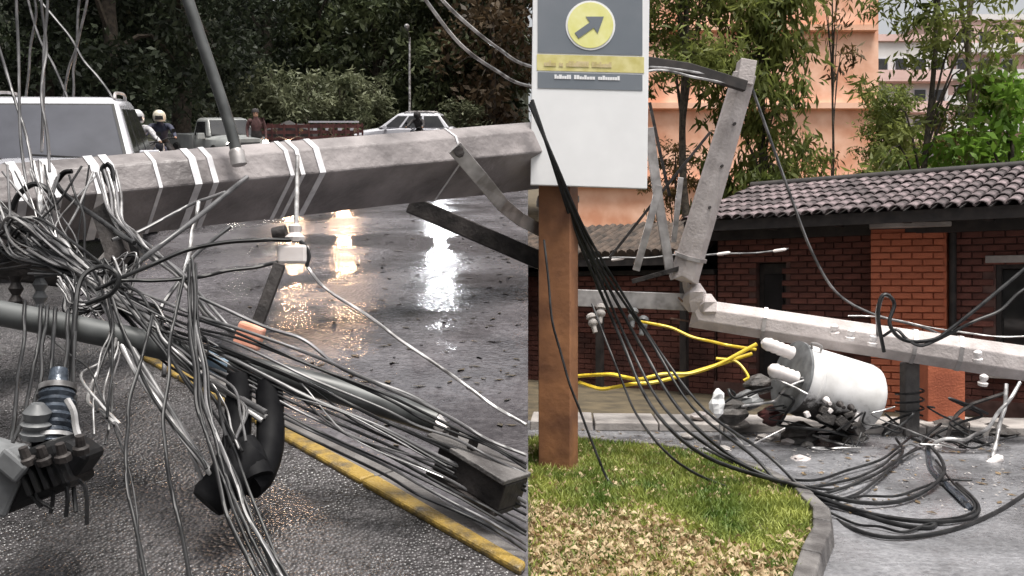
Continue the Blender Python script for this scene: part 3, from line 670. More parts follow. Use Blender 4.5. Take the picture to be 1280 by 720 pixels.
for i in range(9):
    a = [(-30,228+i*10+J(6),4.3),(22+J(10),268+i*6+J(8),4.15),(70+J(8),312+J(14),3.95),(114+J(10),350+J(12),3.8)]
    if i % 3 == 0: a += [(150+J(8),415+J(6),3.55),(205+J(10),508+J(8),3.35),(262+J(8),600+J(8),3.1)]
    elif i % 3 == 1: a += [(180+J(8),405+J(10),3.6),(240+J(9),456+J(6),3.45),(330+J(9),520+J(6),3.3)]
    cable(a, random.choice((6,7,9)), 'cab_w' if i % 2 else 'cab_g', L2, G2, sub=5)
for i in range(5):
    cable([(38+i*4,205+J(10),4.4),(52+J(5),262,4.2),(88+J(6),318+J(5),4.0),(113+J(6),348+J(5),3.8),(128+J(6),372+J(5),3.7)], 6, 'cab_w', L2, G2)
G3 = 'loose strands looping from the pole bands'; L3 = 'loose strand sagging from the steel bands into the tangle'
for i in range(6):
    cable([(120+i*5,215+J(5),4.5),(138+i*3,272+J(6),4.3),(185+J(5),314+J(6),4.1),(222+J(8),345+J(6),4.0),(262+J(8),392+J(6),3.8),(310+J(8),430+J(6),3.7)], 5, 'cab_w' if i % 2 else 'cab_g', L3, G3)
cable([(150,347,3.8),(230,285,4.1),(309,221,4.6)], 8, 'cab_g', 'straight grey guy rod rising from the tangle to the pole', None)
cable([(140,300,4.2),(173,290,4.3),(240,255,4.5),(282,240,4.6)], 6, 'cab_g', 'grey strand lying along the front face of the pole', None)
cable([(120,362,3.7),(150,348,3.7),(233,313,3.8),(330,300,3.9),(375,302,3.95),(386,318,3.95),(383,334,3.95)], 7, 'cab_k', 'black cable hooking over the white connector block', None)
cable([(150,350,3.7),(250,346,3.8),(320,334,3.9),(352,326,3.95)], 7, 'cab_k', 'black cable ending behind the white connector block', None)
cable([(248,252,4.5),(240,290,4.4),(233,330,4.2),(222,380,4.0),(212,420,3.8),(205,470,3.6)], 7, 'cab_w', 'pale frayed strand hanging from the paired pole bands', None)
cable([(288,283,4.3),(240,323,4.2),(205,378,4.0),(190,405,3.9)], 7, 'cab_g', 'short grey strand slanting behind the frayed strand', None)
cable([(82,560,3.2),(88,480,3.4),(92,420,3.45),(100,352,3.55),(126,333,3.6),(148,344,3.6),(140,366,3.6),(108,380,3.6)], 8, 'cab_k', 'black cable curled in a tight loop over the tangle knot', None)
cable([(15,262,4.2),(24,243,4.2),(43,230,4.2),(62,240,4.2),(72,262,4.2)], 9, 'cab_k', 'short black cable arched over the pole front', None)
cable([(70,228,4.3),(78,240,4.25),(100,258,4.2),(135,282,4.1),(168,304,4.0)], 8, 'cab_k', 'black cable with an upturned hook end on the pole', None)
cable([(70,228,4.3),(80,216,4.3),(90,214,4.3)], 8, 'rub', 'black upturned hook end above the pole front', None, 'cable_hook')
cable([(132,205,4.5),(128,215,4.5),(140,238,4.5),(150,262,4.4),(140,212,4.5),(133,204,4.5)], 8, 'cab_k', 'black rope loop slung over the pole between two bands', None)
G4 = 'black cables hanging to the pavement'; L4 = 'thin black cable hanging down onto the speckled pavement'
for pts, wd in (([(190,395,3.5),(183,425,3.4),(162,500,3.2),(157,565,3.0),(168,650,2.85),(186,740,2.75)], 6),
                ([(230,345,3.6),(212,430,3.4),(204,520,3.2),(212,600,3.0),(240,740,2.75)], 6),
                ([(60,420,3.4),(112,462,3.3),(138,520,3.15),(158,575,3.0),(172,650,2.85),(180,740,2.75)], 3.5),
                ([(140,372,3.6),(166,440,3.45),(200,510,3.25),(250,572,3.1),(258,586,3.08)], 6)):
    cable(pts, wd, 'cab_k', L4, G4)
G5 = 'strand bundle dropping past the black loop'; L5 = 'dark strand of the bundle dropping past the black rubber loop'
for i in range(5):
    o_ = i*6-12
    cable([(240+o_*.4,330+J(8),3.7),(243+o_*.5,415,3.4),(254+o_*.7,505,3.15),(275+o_*.9+J(4),575,3.0),(300+o_+J(4),645,2.85),(352+o_*1.6,740,2.7)], random.choice((4,5,6.5)), 'cab_g' if i == 3 else 'cab_k', L5, G5)
for i in range(2):
    cable([(150+J(6),366,3.6),(207+J(5),440,3.4),(262+i*8,520,3.2),(300+i*10,610,2.95),(352+i*12,740,2.72)], 5, 'cab_k', L5, G5)
G11 = 'snarled wires of the knot'; L11 = 'dark wire snarled in the dense knot below the strapped pole'; L12 = 'wire coloured pale as a highlight, snarled in the dense knot below the strapped pole'
for i in range(40):
    u, v = random.choice(((-15,random.uniform(225,345)),(-15,random.uniform(260,345)),(random.uniform(0,135),random.uniform(205,222))))
    a = [(u,v,4.2), (50+J(40)+u*.3,300+J(30),4.05), (118+J(26),348+J(22),3.85+J(.08))]
    k = random.choice((0,0,0,1,1,3,4,4))
    if k == 0: a += [(150+J(25),330+J(15),3.8),(140+J(20),375+J(12),3.75),(100+J(20),385+J(12),3.7),(85+J(15),352+J(10),3.75)]
    elif k == 1: a += [(180+J(25),385+J(20),3.65),(230+J(30),440+J(20),3.45),(280+J(30),505+J(20),3.3),(300+J(20),570+J(25),3.1)]
    elif k == 2: a += [(190+J(20),392+J(15),3.65),(270+J(20),430+J(18),3.5),(350+J(20),470+J(18),3.4),(440+J(20),515+J(18),3.32),(540+J(20),565+J(15),3.28),(600,608+J(14),3.25)]
    elif k == 3: a += [(175+J(20),400+J(15),3.6),(260+J(20),440+J(15),3.45),(360+J(20),478+J(15),3.38),(450+J(20),530+J(15),3.3),(560+J(15),590+J(12),3.25)]
    else: a += [(135+J(15),420+J(20),3.5),(120+J(20),480+J(20),3.3),(130+J(25),540+J(25),3.1)]
    pale = i % 3 == 0  # pale wires put the knot's white highlights into colour
    cable(a, random.choice((2.5,3,4,5)), 'cab_w' if pale else random.choice(('cab_k','cab_k','cab_g')), L12 if pale else L11, 'pale snarled wires of the knot' if pale else G11)
# cables running up into the sky at left
G6 = 'thin wires rising in front of the SUV'; L6 = 'thin grey wire rising straight up in front of the white SUV'
for a in ([(20,-40,4.6),(23,60,4.6),(25,160,4.5),(34,235,4.4)], [(28,-40,14),(50,50,14),(84,122,14),(110,190,14)], [(48,-40,4.6),(58,60,4.6),(52,125,4.5),(62,215,4.4)],
          [(60,-40,4.6),(55,60,4.6),(52,190,4.5)], [(112,-40,14),(100,40,14),(85,90,14),(70,190,14)], [(106,-40,14),(96,60,14),(92,115,14),(88,190,14)], [(-10,30,4.6),(8,90,4.6),(30,160,4.5),(42,220,4.4)],
          [(45,-40,14),(45,20,14),(36,90,14),(30,190,14)], [(10,-60,14),(66,20,14),(104,75,14),(140,122,14),(160,190,14)]):
    cable(a, 4.0 if a[0][2] > 10 else 4.5, 'cab_g', L6 if a[0][2] < 10 else 'thin grey wire slanting down behind the white SUV roof', G6 if a[0][2] < 10 else 'thin wires behind the SUV roof')
for pts, lab in (([(500,-45,6.2),(532,0,6.4),(575,55,6.8),(620,88,7.3),(660,107,7.9),(740,112,8.4),(815,88,8.8),(870,97,9.0),(926,108,9.1)], 'pale overhead cable sagging lowest behind the white sign'),
                 ([(520,-45,6.2),(553,0,6.4),(590,35,6.8),(625,62,7.3),(660,82,7.9),(740,98,8.5),(815,84,8.9),(924,100,9.12)], 'pale overhead cable sagging highest behind the white sign')):
    cable(pts, 5, 'cab_w', lab, None)

# insulators, connectors, boxes in the tangle
cn = empty('connector_block', P(368,340,3.97), label='white connector block hanging on a wire below the pole', cat='connector')
b = MB(); b.box(P(367,318,3.97), (.13,.08,.085)); b.build('housing', M['porc'], cn, world=True, bevel=.012)
b = MB(); b.tube([P(372,195,4.9),P(371,250,4.5),P(370,300,4.0)], .011, n=6); b.build('wire', M['cab_w'], cn, world=True)
b = MB(); b.lathe(P(369,302,3.97), (0,0,1), [(0,.04),(.02,.045),(.04,.025),(.07,.03),(.08,.012)], 10); b.build('cap', M['porc'], cn, world=True)
b = MB(); 
b.lathe(P(350,292,4.0), (1,0,.2), [(-.03,.02),(-.03,.034),(.03,.034),(.03,.02)], 12); b.thing('ring_eye', M['steel_d'], 'dark ring eye beside the white connector block', 'ring', smooth=40)
strip([P(350,330,3.8),P(312,432,3.7)], .05, .03).thing('hanger_bar', M['steel_d'], 'dark short bar slanting from connector block down to the pipe', 'bar', bevel=.004)
b = MB(); b.box(P(312,420,3.62), (.11,.05,.10), rot=Matrix.Rotation(R(18),3,'Y')); b.thing('reflection_block', M['pink'], 'salmon coloured block added as a warm reflection among the cables above the pipe', 'reflection', bevel=.012)  # coloured block painting a warm reflection off the wet street
# black rubber loop with closure
rl = empty('cable_closure', P(297,640,3.15), label='black rubber splice closure hanging in a loop from the pipe', cat='closure')
b = MB(); b.tube([P(300,470,3.42),P(298,500,3.38),P(296,545,3.3),P(282,585,3.2),P(262,622,3.12)], .05, n=10); b.tube([P(336,478,3.42),P(338,520,3.36),P(337,560,3.28),P(325,595,3.2),P(312,608,3.15)], .052, n=10)
b.build('strap_loop', M['rub'], rl, 50, world=True)
b = MB(); b.lathe(P(258,630,3.1), P(322,562,3.22)-P(258,630,3.1), [(0,.02),(.0,.062),(.02,.075),(.08,.075),(.09,.084),(.11,.084),(.12,.078),(.2,.08),(.24,.07),(.25,.02)], 14); b.build('closure_body', M['rub'], rl, 50, world=True)
b = MB(); b.lathe(P(322,600,3.16), P(300,545,3.24)-P(322,600,3.16), [(0,.02),(0,.06),(.1,.062),(.16,.05),(.17,.02)], 14); b.build('end_cap', M['rub'], rl, 50, world=True)
# telecom boxes hanging at left
tb = empty('terminal_box', P(20,650,2.85), label='pale grey terminal box dangling tilted at the end of black leads', cat='box')
rot = Matrix.Rotation(R(24),3,'Y') @ Matrix.Rotation(R(20),3,'Z')
b = MB(); b.box(P(-12,592,2.85), (.2,.16,.2), rot=rot); b.build('housing', M['box_g'], tb, world=True, bevel=.015)
b = MB(); b.box(P(24,578,2.83), (.10,.12,.07), rot=Matrix.Rotation(R(40),3,'Y')); b.build('lid', M['box_g'], tb, world=True, bevel=.012)
b = MB(); b.box(P(52,590,2.92), (.24,.2,.17), rot=Matrix.Rotation(R(-22),3,'Y')); b.build('dark_case', M['black_pl'], tb, world=True, bevel=.02)
for k in range(5):
    b = MB(); b.box(P(32+k*11,600-k*4,2.80), (.012,.03,.10), rot=Matrix.Rotation(R(-22),3,'Y')); b.build('rib', M['black_pl'], tb, world=True)
b = MB(); b.box(P(98,570,2.94), (.10,.14,.1), rot=Matrix.Rotation(R(35),3,'Y')); b.build('plug', M['black_pl'], tb, world=True, bevel=.02)
mc = empty('metal_canister', P(70,560,3.0), label='ribbed blue grey splice canister with bright rims above the dark case', cat='canister')
b = MB(); cax = P(74,462,3.1)-P(66,556,2.98); cl_ = cax.length
b.lathe(P(66,556,2.98), cax, [(0,.03),(0,.062)]+[(cl_*(.08+.1*k+e_), .066 if e_ else .058) for k in range(6) for e_ in (0,.05)]+[(cl_*.72,.05),(cl_*.76,.036),(cl_,.03),(cl_,.01)], 16); b.build('body', M['blue_s'], mc, 40, world=True)
b = MB(); b.lathe(P(66,556,2.98)+cax*.70, cax, [(0,.04),(0,.062),(.02,.062),(.02,.04)], 16); b.build('rim', M['cab_w'], mc, 40, world=True)
b = MB(); b.lathe(P(66,556,2.98)+cax*.05, cax, [(0,.05),(0,.074),(.014,.074),(.014,.05)], 16); b.build('rim', M['cab_w'], mc, 40, world=True)
for k in range(4):
    b = MB(); q = P(36+k*22,583+J(4)-k*5,2.80); b.lathe(q, (J(.2),-.3,1), [(0,.012),(0,.026),(.02,.026),(.025,.016),(.06,.014)], 8); b.build('cable_gland', M['steel_d'], mc, 40, world=True)
for k in range(5):
    b = MB(); b.tube([P(30+k*18+J(5),600,2.84), P(34+k*17+J(8),618+J(6),2.82), P(42+k*14+J(12),640+J(16),2.82)], .007, n=5); b.build('loose_end', M['cab_k'], mc, world=True)
b = MB(); b.lathe(P(45,548,2.95), (.1,-.1,1), [(0,.03),(0,.045),(.02,.05),(.03,.035),(.05,.05),(.06,.035),(.09,.045),(.12,.02)], 12); b.build('gland', M['box_g'], mc, 40, world=True)
b = MB(); b.tube([P(84,500,2.97),P(92,515,2.95),P(95,535,2.94),P(103,560,2.92)], .012, n=6); b.build('chrome_bail', M['cab_w'], mc, world=True)
G7 = 'leads carrying the dangling boxes'; L7 = 'black lead going down from the pipe to the dangling boxes'
for pts in ([(30,415,3.4),(28,440,3.35),(20,500,3.1),(12,560,2.9)], [(50,420,3.4),(42,460,3.3),(30,520,3.05),(15,555,2.9)], [(58,410,3.4),(52,470,3.25),(38,525,3.05),(40,580,2.9)],
            [(84,418,3.4),(80,470,3.25),(78,530,3.05),(82,600,2.9)], [(94,420,3.4),(92,480,3.2),(98,545,3.0),(92,600,2.95),(95,640,2.9)], [(68,395,3.5),(66,430,3.35),(62,480,3.2),(66,515,3.05)]):
    u0 = pts[0][0]; vc = 391+.21*u0
    cable([(u0+3,vc+9,3.64),(u0+2,vc-17,3.60),(u0+1,vc-19,3.53),(u0,vc,3.475)]+[p for p in pts[1:] if p[1] > vc+20], 6, 'cab_k', L7, G7)
# crossarm with insulators in the dark behind the tangle
ca = empty('timber_crossarm', P(30,400,4.25), label='dark crossarm with chain insulators behind the pale strands', cat='crossarm')
b = strip([P(-70,322,4.35),P(150,352,4.35)], .13, .12); b.build('arm', M['steel_d'], ca, world=True, bevel=.01)
for u, v in ((20,345),(50,340),(-25,335)):
    b = MB(); b.lathe(P(u,v,4.15), (0,0,-1), [(k*.03, .018 if k % 2 else .034) for k in range(9)], 10); b.build('insulator', M['steel_d'] if u != 50 else M['box_g'], ca, 40, world=True)
b = strip([P(130,262,4.45),P(148,318,4.3),P(120,352,4.2)], .1, .08); b.build('bracket', M['steel_d'], ca, world=True)
# wet fallen leaves on the street (uncountable)
rg_ = np.random.default_rng(5); vv = []; ff = []
def scatter(n, fn, size, name, mat, label, cat, thick=.3, asp=.4):
    vv = []; ff = []
    k = 0
    while k < n:
        p = fn()
        if p is None: continue
        a = random.random()*6.283; s = size*random.uniform(.5,1.5); c, d = math.cos(a)*s, math.sin(a)*s
        up_ = random.uniform(.003,.02)*thick*3; b0 = len(vv)
        vv += [(p[0]-c,p[1]-d,p[2]+.004),(p[0]+d*asp,p[1]-c*asp,p[2]+up_),(p[0]+c,p[1]+d,p[2]+.006+random.uniform(0,.03)*thick),(p[0]-d*asp,p[1]+c*asp,p[2]+up_*.6)]
        ff.append((b0,b0+1,b0+2,b0+3)); k += 1
    me = bpy.data.meshes.new(name); me.from_pydata(vv, [], ff); me.materials.append(mat); o = bpy.data.objects.new(name, me); col.objects.link(o)
    return tag(o, label, cat, kind='stuff')
def wetleaf():
    y = random.uniform(4.2, 14)**1.0; x = seam(y)-.05-abs(random.gauss(0, 1.3))*y*.14
    q = Vector((x,y))-KB
    if q.dot(kn) > -.35: return None
    return hill(x, y, .002)
scatter(300, wetleaf, .038, 'fallen_leaves', M['litter'], 'small dark wet leaves scattered on the shining street', 'leaves', .15)

# ================================================================== the lower side: brick house
M['mortar'] = pmat('mortar', (.07,.035,.03), (.14,.08,.068), 6, .9)
M['brick'] = pmat('shade_darkened_brick', (.07,.025,.02), (.17,.06,.045), 3, .85, bump=.4, bscale=40, rnd=.3)  # brick tone lowered to carry the overhang's shade
M['brick_o'] = pmat('orange_brick', (.29,.078,.038), (.46,.135,.065), 2.5, .8, bump=.4, bscale=40, rnd=.12)
M['tile'] = pmat('weathered_roof_tile', (.035,.027,.028), (.15,.115,.12), 7, .8, bump=.4, bscale=30, rnd=.5)
M['tim'] = pmat('dark_timber_eave_shade', (.012,.010,.010), (.035,.028,.026), 8, .7)  # near-black timber; at the eave its colour stands in for overhang shade
M['lt'] = pmat('rotten_brown_sheet', (.018,.013,.010), (.085,.06,.045), 6, .85, bump=.6)
M['hole'] = pmat('dark_interior', (.010,.009,.010), (.02,.018,.02), 4, .9)
hz = math.atan2(HE.y, HE.x)
house = empty('brick_house', (H0.x, H0.y, 0), hz, label='low brick house with weathered barrel tile roof and deep dark eaves', cat='house')
BL, BH, BD = .235, .074, .05
def brick_mesh(name, mat, l=BL):
    b = MB(); c = .006
    b.loft([[Vector((x*(l/2-k), y, z*(BH/2-k))) for x, z in ((-1,-1),(1,-1),(1,1),(-1,1))] for y, k in ((BD/2,0),(-BD/2+.008,0),(-BD/2,c))]); return b.mesh(name, mat)
BM = {}
for m_ in ('brick', 'brick_o'): BM[m_] = [brick_mesh('brick', M[m_], BL), brick_mesh('brick', M[m_], BL/2-.006)]
def brick_field(parent, x0, x1, z0, z1, y, mat, zone, holes=(), rot=0.0, org=None):
    """lay bricks one by one; those in zone are parts, the rest one joined part"""
    rest = MB(); k = 0
    z = z0+BH/2
    while z+BH/2 <= z1+.001:
        off = 0 if k % 2 else (BL+.012)/2; x = x0+(-off if off else 0); 
        while x < x1-.02:
            a, b_ = max(x, x0), min(x+BL, x1)
            if b_-a > .05:
                xc, l = (a+b_)/2, b_-a
                if not any(h0-.02 < xc < h1+.02 and h2 < z < h3 for h0, h1, h2, h3 in holes):
                    yy = y+random.uniform(-.004,.004)
                    if zone(xc, z):
                        o = bpy.data.objects.new('brick', BM[mat][0]); col.objects.link(o); o.parent = parent
                        o.location = (xc, yy, z); o.scale = (l/BL, 1, 1); o.rotation_euler = (0, 0, random.uniform(-.012,.012))
                    else:
                        rest.box((xc, yy, z), (l, BD, BH))
            x += BL+.012
        z += BH+.012; k += 1
    if rest.f:
        o = rest.build('brick_courses', M[mat], parent); o['kind'] = 'stuff'
WY = .8
# wall backing with openings
DH = (-.42, .04, 0, 1.97); WH = (2.70, 3.55, .55, 1.9)
def wall_part(name, boxes, mat):
    b = MB()
    for (x0,x1,y0,y1,z0,z1) in boxes: b.box(((x0+x1)/2,(y0+y1)/2,(z0+z1)/2),(x1-x0,y1-y0,z1-z0))
    return b.build(name, mat, house)
wl = wall_part('wall', [(-1.0,DH[0],WY+.03,WY+.22,0,2.75),(DH[1],1.35,WY+.03,WY+.22,0,2.75),(DH[0],DH[1],WY+.03,WY+.22,DH[3],2.75)], M['mortar'])
brick_field(wl, -1.0, 1.33, 0, 2.72, WY+.02, 'brick', lambda x, z: 1.15 < z < 2.55, [DH])
wr_ = wall_part('wall', [(2.2,WH[0],WY+.03,WY+.22,0,2.75),(WH[1],7,WY+.03,WY+.22,0,2.75),(WH[0],WH[1],WY+.03,WY+.22,0,WH[2]),(WH[0],WH[1],WY+.03,WY+.22,WH[3],2.75)], M['mortar'])
brick_field(wr_, 2.2, 7, 0, 2.72, WY+.02, 'brick', lambda x, z: .9 < z < 2.55 and x < 3.3, [WH])
wg = wall_part('gable_wall', [(-1.0,-.8,WY+.22,4.6,0,2.8),(-.8,7,4.4,4.6,0,2.8),(6.8,7,WY+.22,4.4,0,2.8)], M['mortar'])
# projecting orange brick bay
bay = empty('bay_frame', (0,0,0)); bpy.data.objects.remove(bay)
bo = MB(); by0, by1 = .42, .66
bo.add([(1.32,by0+.03,0),(2.17,by1+.03,0),(2.17,WY+.3,0),(1.32,WY+.3,0),(1.32,by0+.03,2.36),(2.17,by1+.03,2.36),(2.17,WY+.3,2.36),(1.32,WY+.3,2.36)], [(3,2,1,0),(4,5,6,7),(0,1,5,4),(1,2,6,5),(2,3,7,6),(3,0,4,7)])
bay = bo.build('bay', M['brick_o'], house)
ba = math.atan2(by1-by0, .85)
def bay_bricks():
    z = BH/2; k = 0; LW = math.hypot(.85, by1-by0)
    while z < 2.34:
        x = 0 if k % 2 else -(BL+.012)/2
        while x < LW-.02:
            a, b_ = max(x,0), min(x+BL, LW)
            if b_-a > .05:
                xc = (a+b_)/2; o = bpy.data.objects.new('brick', BM['brick_o'][0]); col.objects.link(o); o.parent = bay
                o.location = (1.32+xc*math.cos(ba), by0+.02+xc*math.sin(ba)+random.uniform(-.003,.003), z); o.rotation_euler = (0,0,ba); o.scale = ((b_-a)/BL,1,1)
            x += BL+.012
        z += BH+.012; k += 1
bay_bricks()
b = MB(); b.box((1.75,.6,2.40),(.95,.5,.06),rot=Matrix.Rotation(ba,3,'Z')); b.build('bay_coping', M['slab'], house, bevel=.008)
b = MB(); b.cyl((2.235,WY-.07,0),(2.235,WY-.07,2.55),.045,n=10); b.cyl((2.235,WY-.07,1.0),(2.235,WY-.07,1.05),.055,n=10); b.build('downpipe', M['tim'], house, 40)
d_ = MB(); d_.box(((DH[0]+DH[1])/2,WY+.18,.98),(DH[1]-DH[0]-.02,.04,1.95)); dr = d_.build('door', M['tim'], house)
for z in (.5,1.45):
    q = MB(); q.box(((DH[0]+DH[1])/2,WY+.15,z),(.3,.02,.7)); q.build('panel', M['hole'], dr, bevel=.01)
wn = MB(); 
for c, s in (((WH[0]+.03,WY+.12,1.22),(.06,.12,1.35)),((WH[1]-.03,WY+.12,1.22),(.06,.12,1.35)),((3.125,WY+.12,1.87),(.73,.12,.06)),((3.125,WY+.12,.58),(.73,.12,.06)),((3.125,WY+.12,1.22),(.05,.1,1.24))): wn.box(c, s)
wi = wn.build('window', M['tim'], house, bevel=.006)
for x in (2.93, 3.32):
    q = MB(); q.box((x,WY+.16,1.22),(.34,.02,1.22)); q.build('pane', M['glass_d'], wi)
q = MB(); q.box((3.1,WY-.02,1.955),(1.0,.1,.09)); q.build('lintel', M['slab'], house, bevel=.008)
q = MB(); q.box((3.1,WY-.04,.52),(1.0,.14,.06)); q.build('sill', M['slab'], house, bevel=.008)
b = MB(); b.box((3.0,WY+.12,.1),(8.1,.3,.2)); b.build('plinth', M['mortar'], house)
# roof
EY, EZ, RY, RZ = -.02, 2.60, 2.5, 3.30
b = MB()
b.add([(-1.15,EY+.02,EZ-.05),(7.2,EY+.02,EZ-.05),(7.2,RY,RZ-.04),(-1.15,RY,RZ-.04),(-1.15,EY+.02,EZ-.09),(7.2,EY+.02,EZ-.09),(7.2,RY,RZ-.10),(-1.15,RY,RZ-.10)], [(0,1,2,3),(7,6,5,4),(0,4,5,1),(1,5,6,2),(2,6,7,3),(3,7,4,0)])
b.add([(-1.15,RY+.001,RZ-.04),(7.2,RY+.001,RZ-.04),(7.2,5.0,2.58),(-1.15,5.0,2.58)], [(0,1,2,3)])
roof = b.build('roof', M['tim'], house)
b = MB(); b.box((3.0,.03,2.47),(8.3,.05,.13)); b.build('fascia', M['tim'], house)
b = MB(); b.box((3.0,.43,2.515),(8.2,.72,.02)); b.build('eave_shade_soffit', M['tim'], house)  # coloured near-black to hold the shade under the eave
b = MB(); b.box((3.0,.62,2.40),(8.2,.12,.2)); b.build('eave_shade_beam', M['tim'], house)  # beam put in as the dark band of eave shade
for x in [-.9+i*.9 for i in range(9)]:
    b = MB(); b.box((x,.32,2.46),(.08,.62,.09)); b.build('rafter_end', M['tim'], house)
def tile_mesh():
    b = MB(); rg = []
    for y, r0, dz in ((0,.078,0),(.44,.066,.0)):
        outer = [Vector((r0*math.cos(math.pi*i/5), y, r0*.8*math.sin(math.pi*i/5)+dz)) for i in range(6)]
        inner = [Vector(((r0-.014)*math.cos(math.pi*i/5), y, (r0-.014)*.8*math.sin(math.pi*i/5)+dz)) for i in range(5,-1,-1)]
        rg.append(outer+inner)
    b.loft(rg); return b.mesh('tile', M['tile'], 30)
TM = tile_mesh(); sl = math.atan2(RZ-EZ, RY-EY); nrow = 7; stp = (RY-EY)/math.cos(sl)/nrow
rest = MB()
for i in range(52):
    x = -1.08+i*.158
    for k in range(nrow):
        d0 = k*stp-.03; mtx = Matrix.Translation((x+random.uniform(-.006,.006), EY-.03+d0*math.cos(sl), EZ-.04+d0*math.sin(sl)+.006*(k % 2)+random.uniform(0,.008))) @ Matrix.Rotation(sl-.035,4,'X') @ Matrix.Rotation(random.uniform(-.02,.02),4,'Z')
        if x < 3.35:
            o = bpy.data.objects.new('tile', TM); col.objects.link(o); o.parent = roof; o.matrix_local = mtx
        else:
            rest.add([mtx @ v.co for v in TM.vertices], [tuple(p.vertices) for p in TM.polygons])
o = rest.build('tile_courses', M['tile'], roof, 30); o['kind'] = 'stuff'
b = MB(); b.tube([(-1.2,RY,RZ-.005),(7.2,RY,RZ-.005)], .07, n=10); b.build('ridge_cap', M['tim'], house, 40)
# garden wall running on from the house
gw = empty('garden_wall', (H0.x, H0.y, 0), hz, label='low dark brick garden wall running on from the house gable', cat='wall')
b = MB(); b.box((-3.6,WY+.14,.9),(5.1,.2,1.8)); b.build('wall_core', M['mortar'], gw)
brick_field(gw, -6.1, -1.06, 0, 1.80, WY+.02, 'brick', lambda x, z: z > .85 and x > -4.2)
b = MB(); b.box((-3.6,WY+.12,1.845),(5.1,.32,.08)); b.build('coping', M['tim'], gw, bevel=.01)

lt = empty('lean_to_shed', (H0.x, H0.y, 0), hz, label='dark lean-to roof over the garden wall behind the snapped pole', cat='shed')
for i in range(34):
    x = -6.2+i*.15; b = MB(); b.tube([(x,.45,2.12+J(.01)),(x+J(.01),1.9,2.66+J(.015))], .085, n=8); b.build('roof_rib', M['lt'], lt, 60)
b = MB(); b.box((-3.72,1.18,2.34),(5.1,1.55,.04), rot=Matrix.Rotation(math.atan2(.54,1.45),3,'X')); b.build('roof_sheet', M['tim'], lt)
b = MB(); b.box((-3.72,.5,2.02),(5.1,.08,.14)); b.build('eave_beam', M['tim'], lt)
b = MB(); b.box((-3.72,1.95,1.3),(5.1,.1,2.6)); b.build('back_wall', M['tim'], lt)
for x in (-6.1,-4.5,-2.9,-1.4):
    b = MB(); b.box((x,.5,.97),(.1,.1,1.94)); b.build('post', M['tim'], lt)
# ------------------------------------------------------------------ direction sign
sg = empty('direction_sign', (.43, 7.4, 0), label='tall white and slate direction sign with a yellow arrow disc on a rust brown post', cat='sign')
M['sign_w'] = pmat('sign_white', (.74,.74,.75), (.80,.80,.81), 3, .35)
M['sign_d'] = pmat('sign_slate', (.145,.165,.19), (.185,.20,.225), 2, .3)
M['sign_y'] = pmat('sign_yellow', (.70,.68,.22), (.78,.76,.36), 9, .4)
M['sign_s'] = pmat('sign_strip', (.52,.46,.15), (.66,.60,.28), 12, .4)
M['sign_f'] = pmat('faded_strip_print', (.46,.38,.16), (.60,.50,.30), 22, .4)
M['post'] = pmat('rust_brown_post', (.13,.055,.028), (.30,.135,.06), 3, .6, bump=.25, bscale=14)
rot = Matrix.Rotation(R(-14),3,'Z')
b = MB(); b.box(((698-640)/F*7.45, 7.45, 1.27), (.285,.20,2.56), rot=Matrix.Rotation(R(-24),3,'Z')); b.build('post', M['post'], sg, world=True, bevel=.008)
bx0, bx1 = (663-640)/F*7.25, (812-640)/F*7.25; zb = EYE-(233-360)/F*7.25; zt = zb+2.1
tilt = R(.6)
def SP(u, v, off=0.0):   # a spot on the board face, in board metres
    y = 7.25; x = (u-640)/F*y; z = EYE-(v-360)/F*y
    return Vector((x, y-off, z))
def plate(name, poly, off, th, mat, par=sg, bev=0):
    b = MB(); b.loft([[SP(u,v,off-th) for u, v in poly], [SP(u,v,off) for u, v in poly]]); return b.build(name, mat, par, world=True, bevel=bev)
board = plate('board', [(663,231),(809,236),(813,-90),(667,-92)], 0, .05, M['sign_w'], bev=.006)
def rect(u0, v0, u1, v1, sk=.026): return [(u0,v1),(u1,v1+(u1-u0)*sk),(u1,v0+(u1-u0)*sk),(u0,v0)]
plate('slate_panel', rect(672,-70,803,66), .004, .006, M['sign_d'], board)
plate('yellow_strip', rect(671,68,805,88), .004, .006, M['sign_s'], board)
plate('slate_strip', rect(672,90,803,110), .004, .006, M['sign_d'], board)
ci = [(738+31*math.cos(a*math.pi/18), 32+31*math.sin(a*math.pi/18)) for a in range(36)]
plate('disc_rim', ci, .008, .006, M['sign_w'], board)
plate('disc', [(738+28.5*math.cos(a*math.pi/18), 32+28.5*math.sin(a*math.pi/18)) for a in range(36)], .012, .006, M['sign_y'], board)
arrow = [(-23,4.5),(2,4.5),(2,14),(22,0),(2,-14),(2,-4.5),(-23,-4.5)]
ca_, sa_ = math.cos(R(-35)), math.sin(R(-35))
b = MB(); 
ap = [(738+.92*(x*ca_-y*sa_), 33+.92*(x*sa_+y*ca_)) for x, y in arrow]
plate('arrow', ap, .016, .006, M['sign_d'], board)
def marks(u0, v0, words, h, mat, off=.008):
    u = u0
    for n_ in words:
        b = MB()
        for _ in range(n_):
            w_ = random.uniform(2.2,3.6); hh = h*random.choice((.62,.7,1)); v = v0+(u-690)*.026
            b.loft([[SP(*p,off-.003) for p in ((u,v),(u+w_,v),(u+w_,v-hh),(u,v-hh))],[SP(*p,off) for p in ((u,v),(u+w_,v),(u+w_,v-hh),(u,v-hh))]]); u += w_+.35
        u += 3.5
        b.build('lettering', mat, board, world=True)
marks(693, 98.5, (7,8,9), 5.2, M['sign_w'])
marks(680, 83, (5,2,9,8), 7, M['sign_f'])

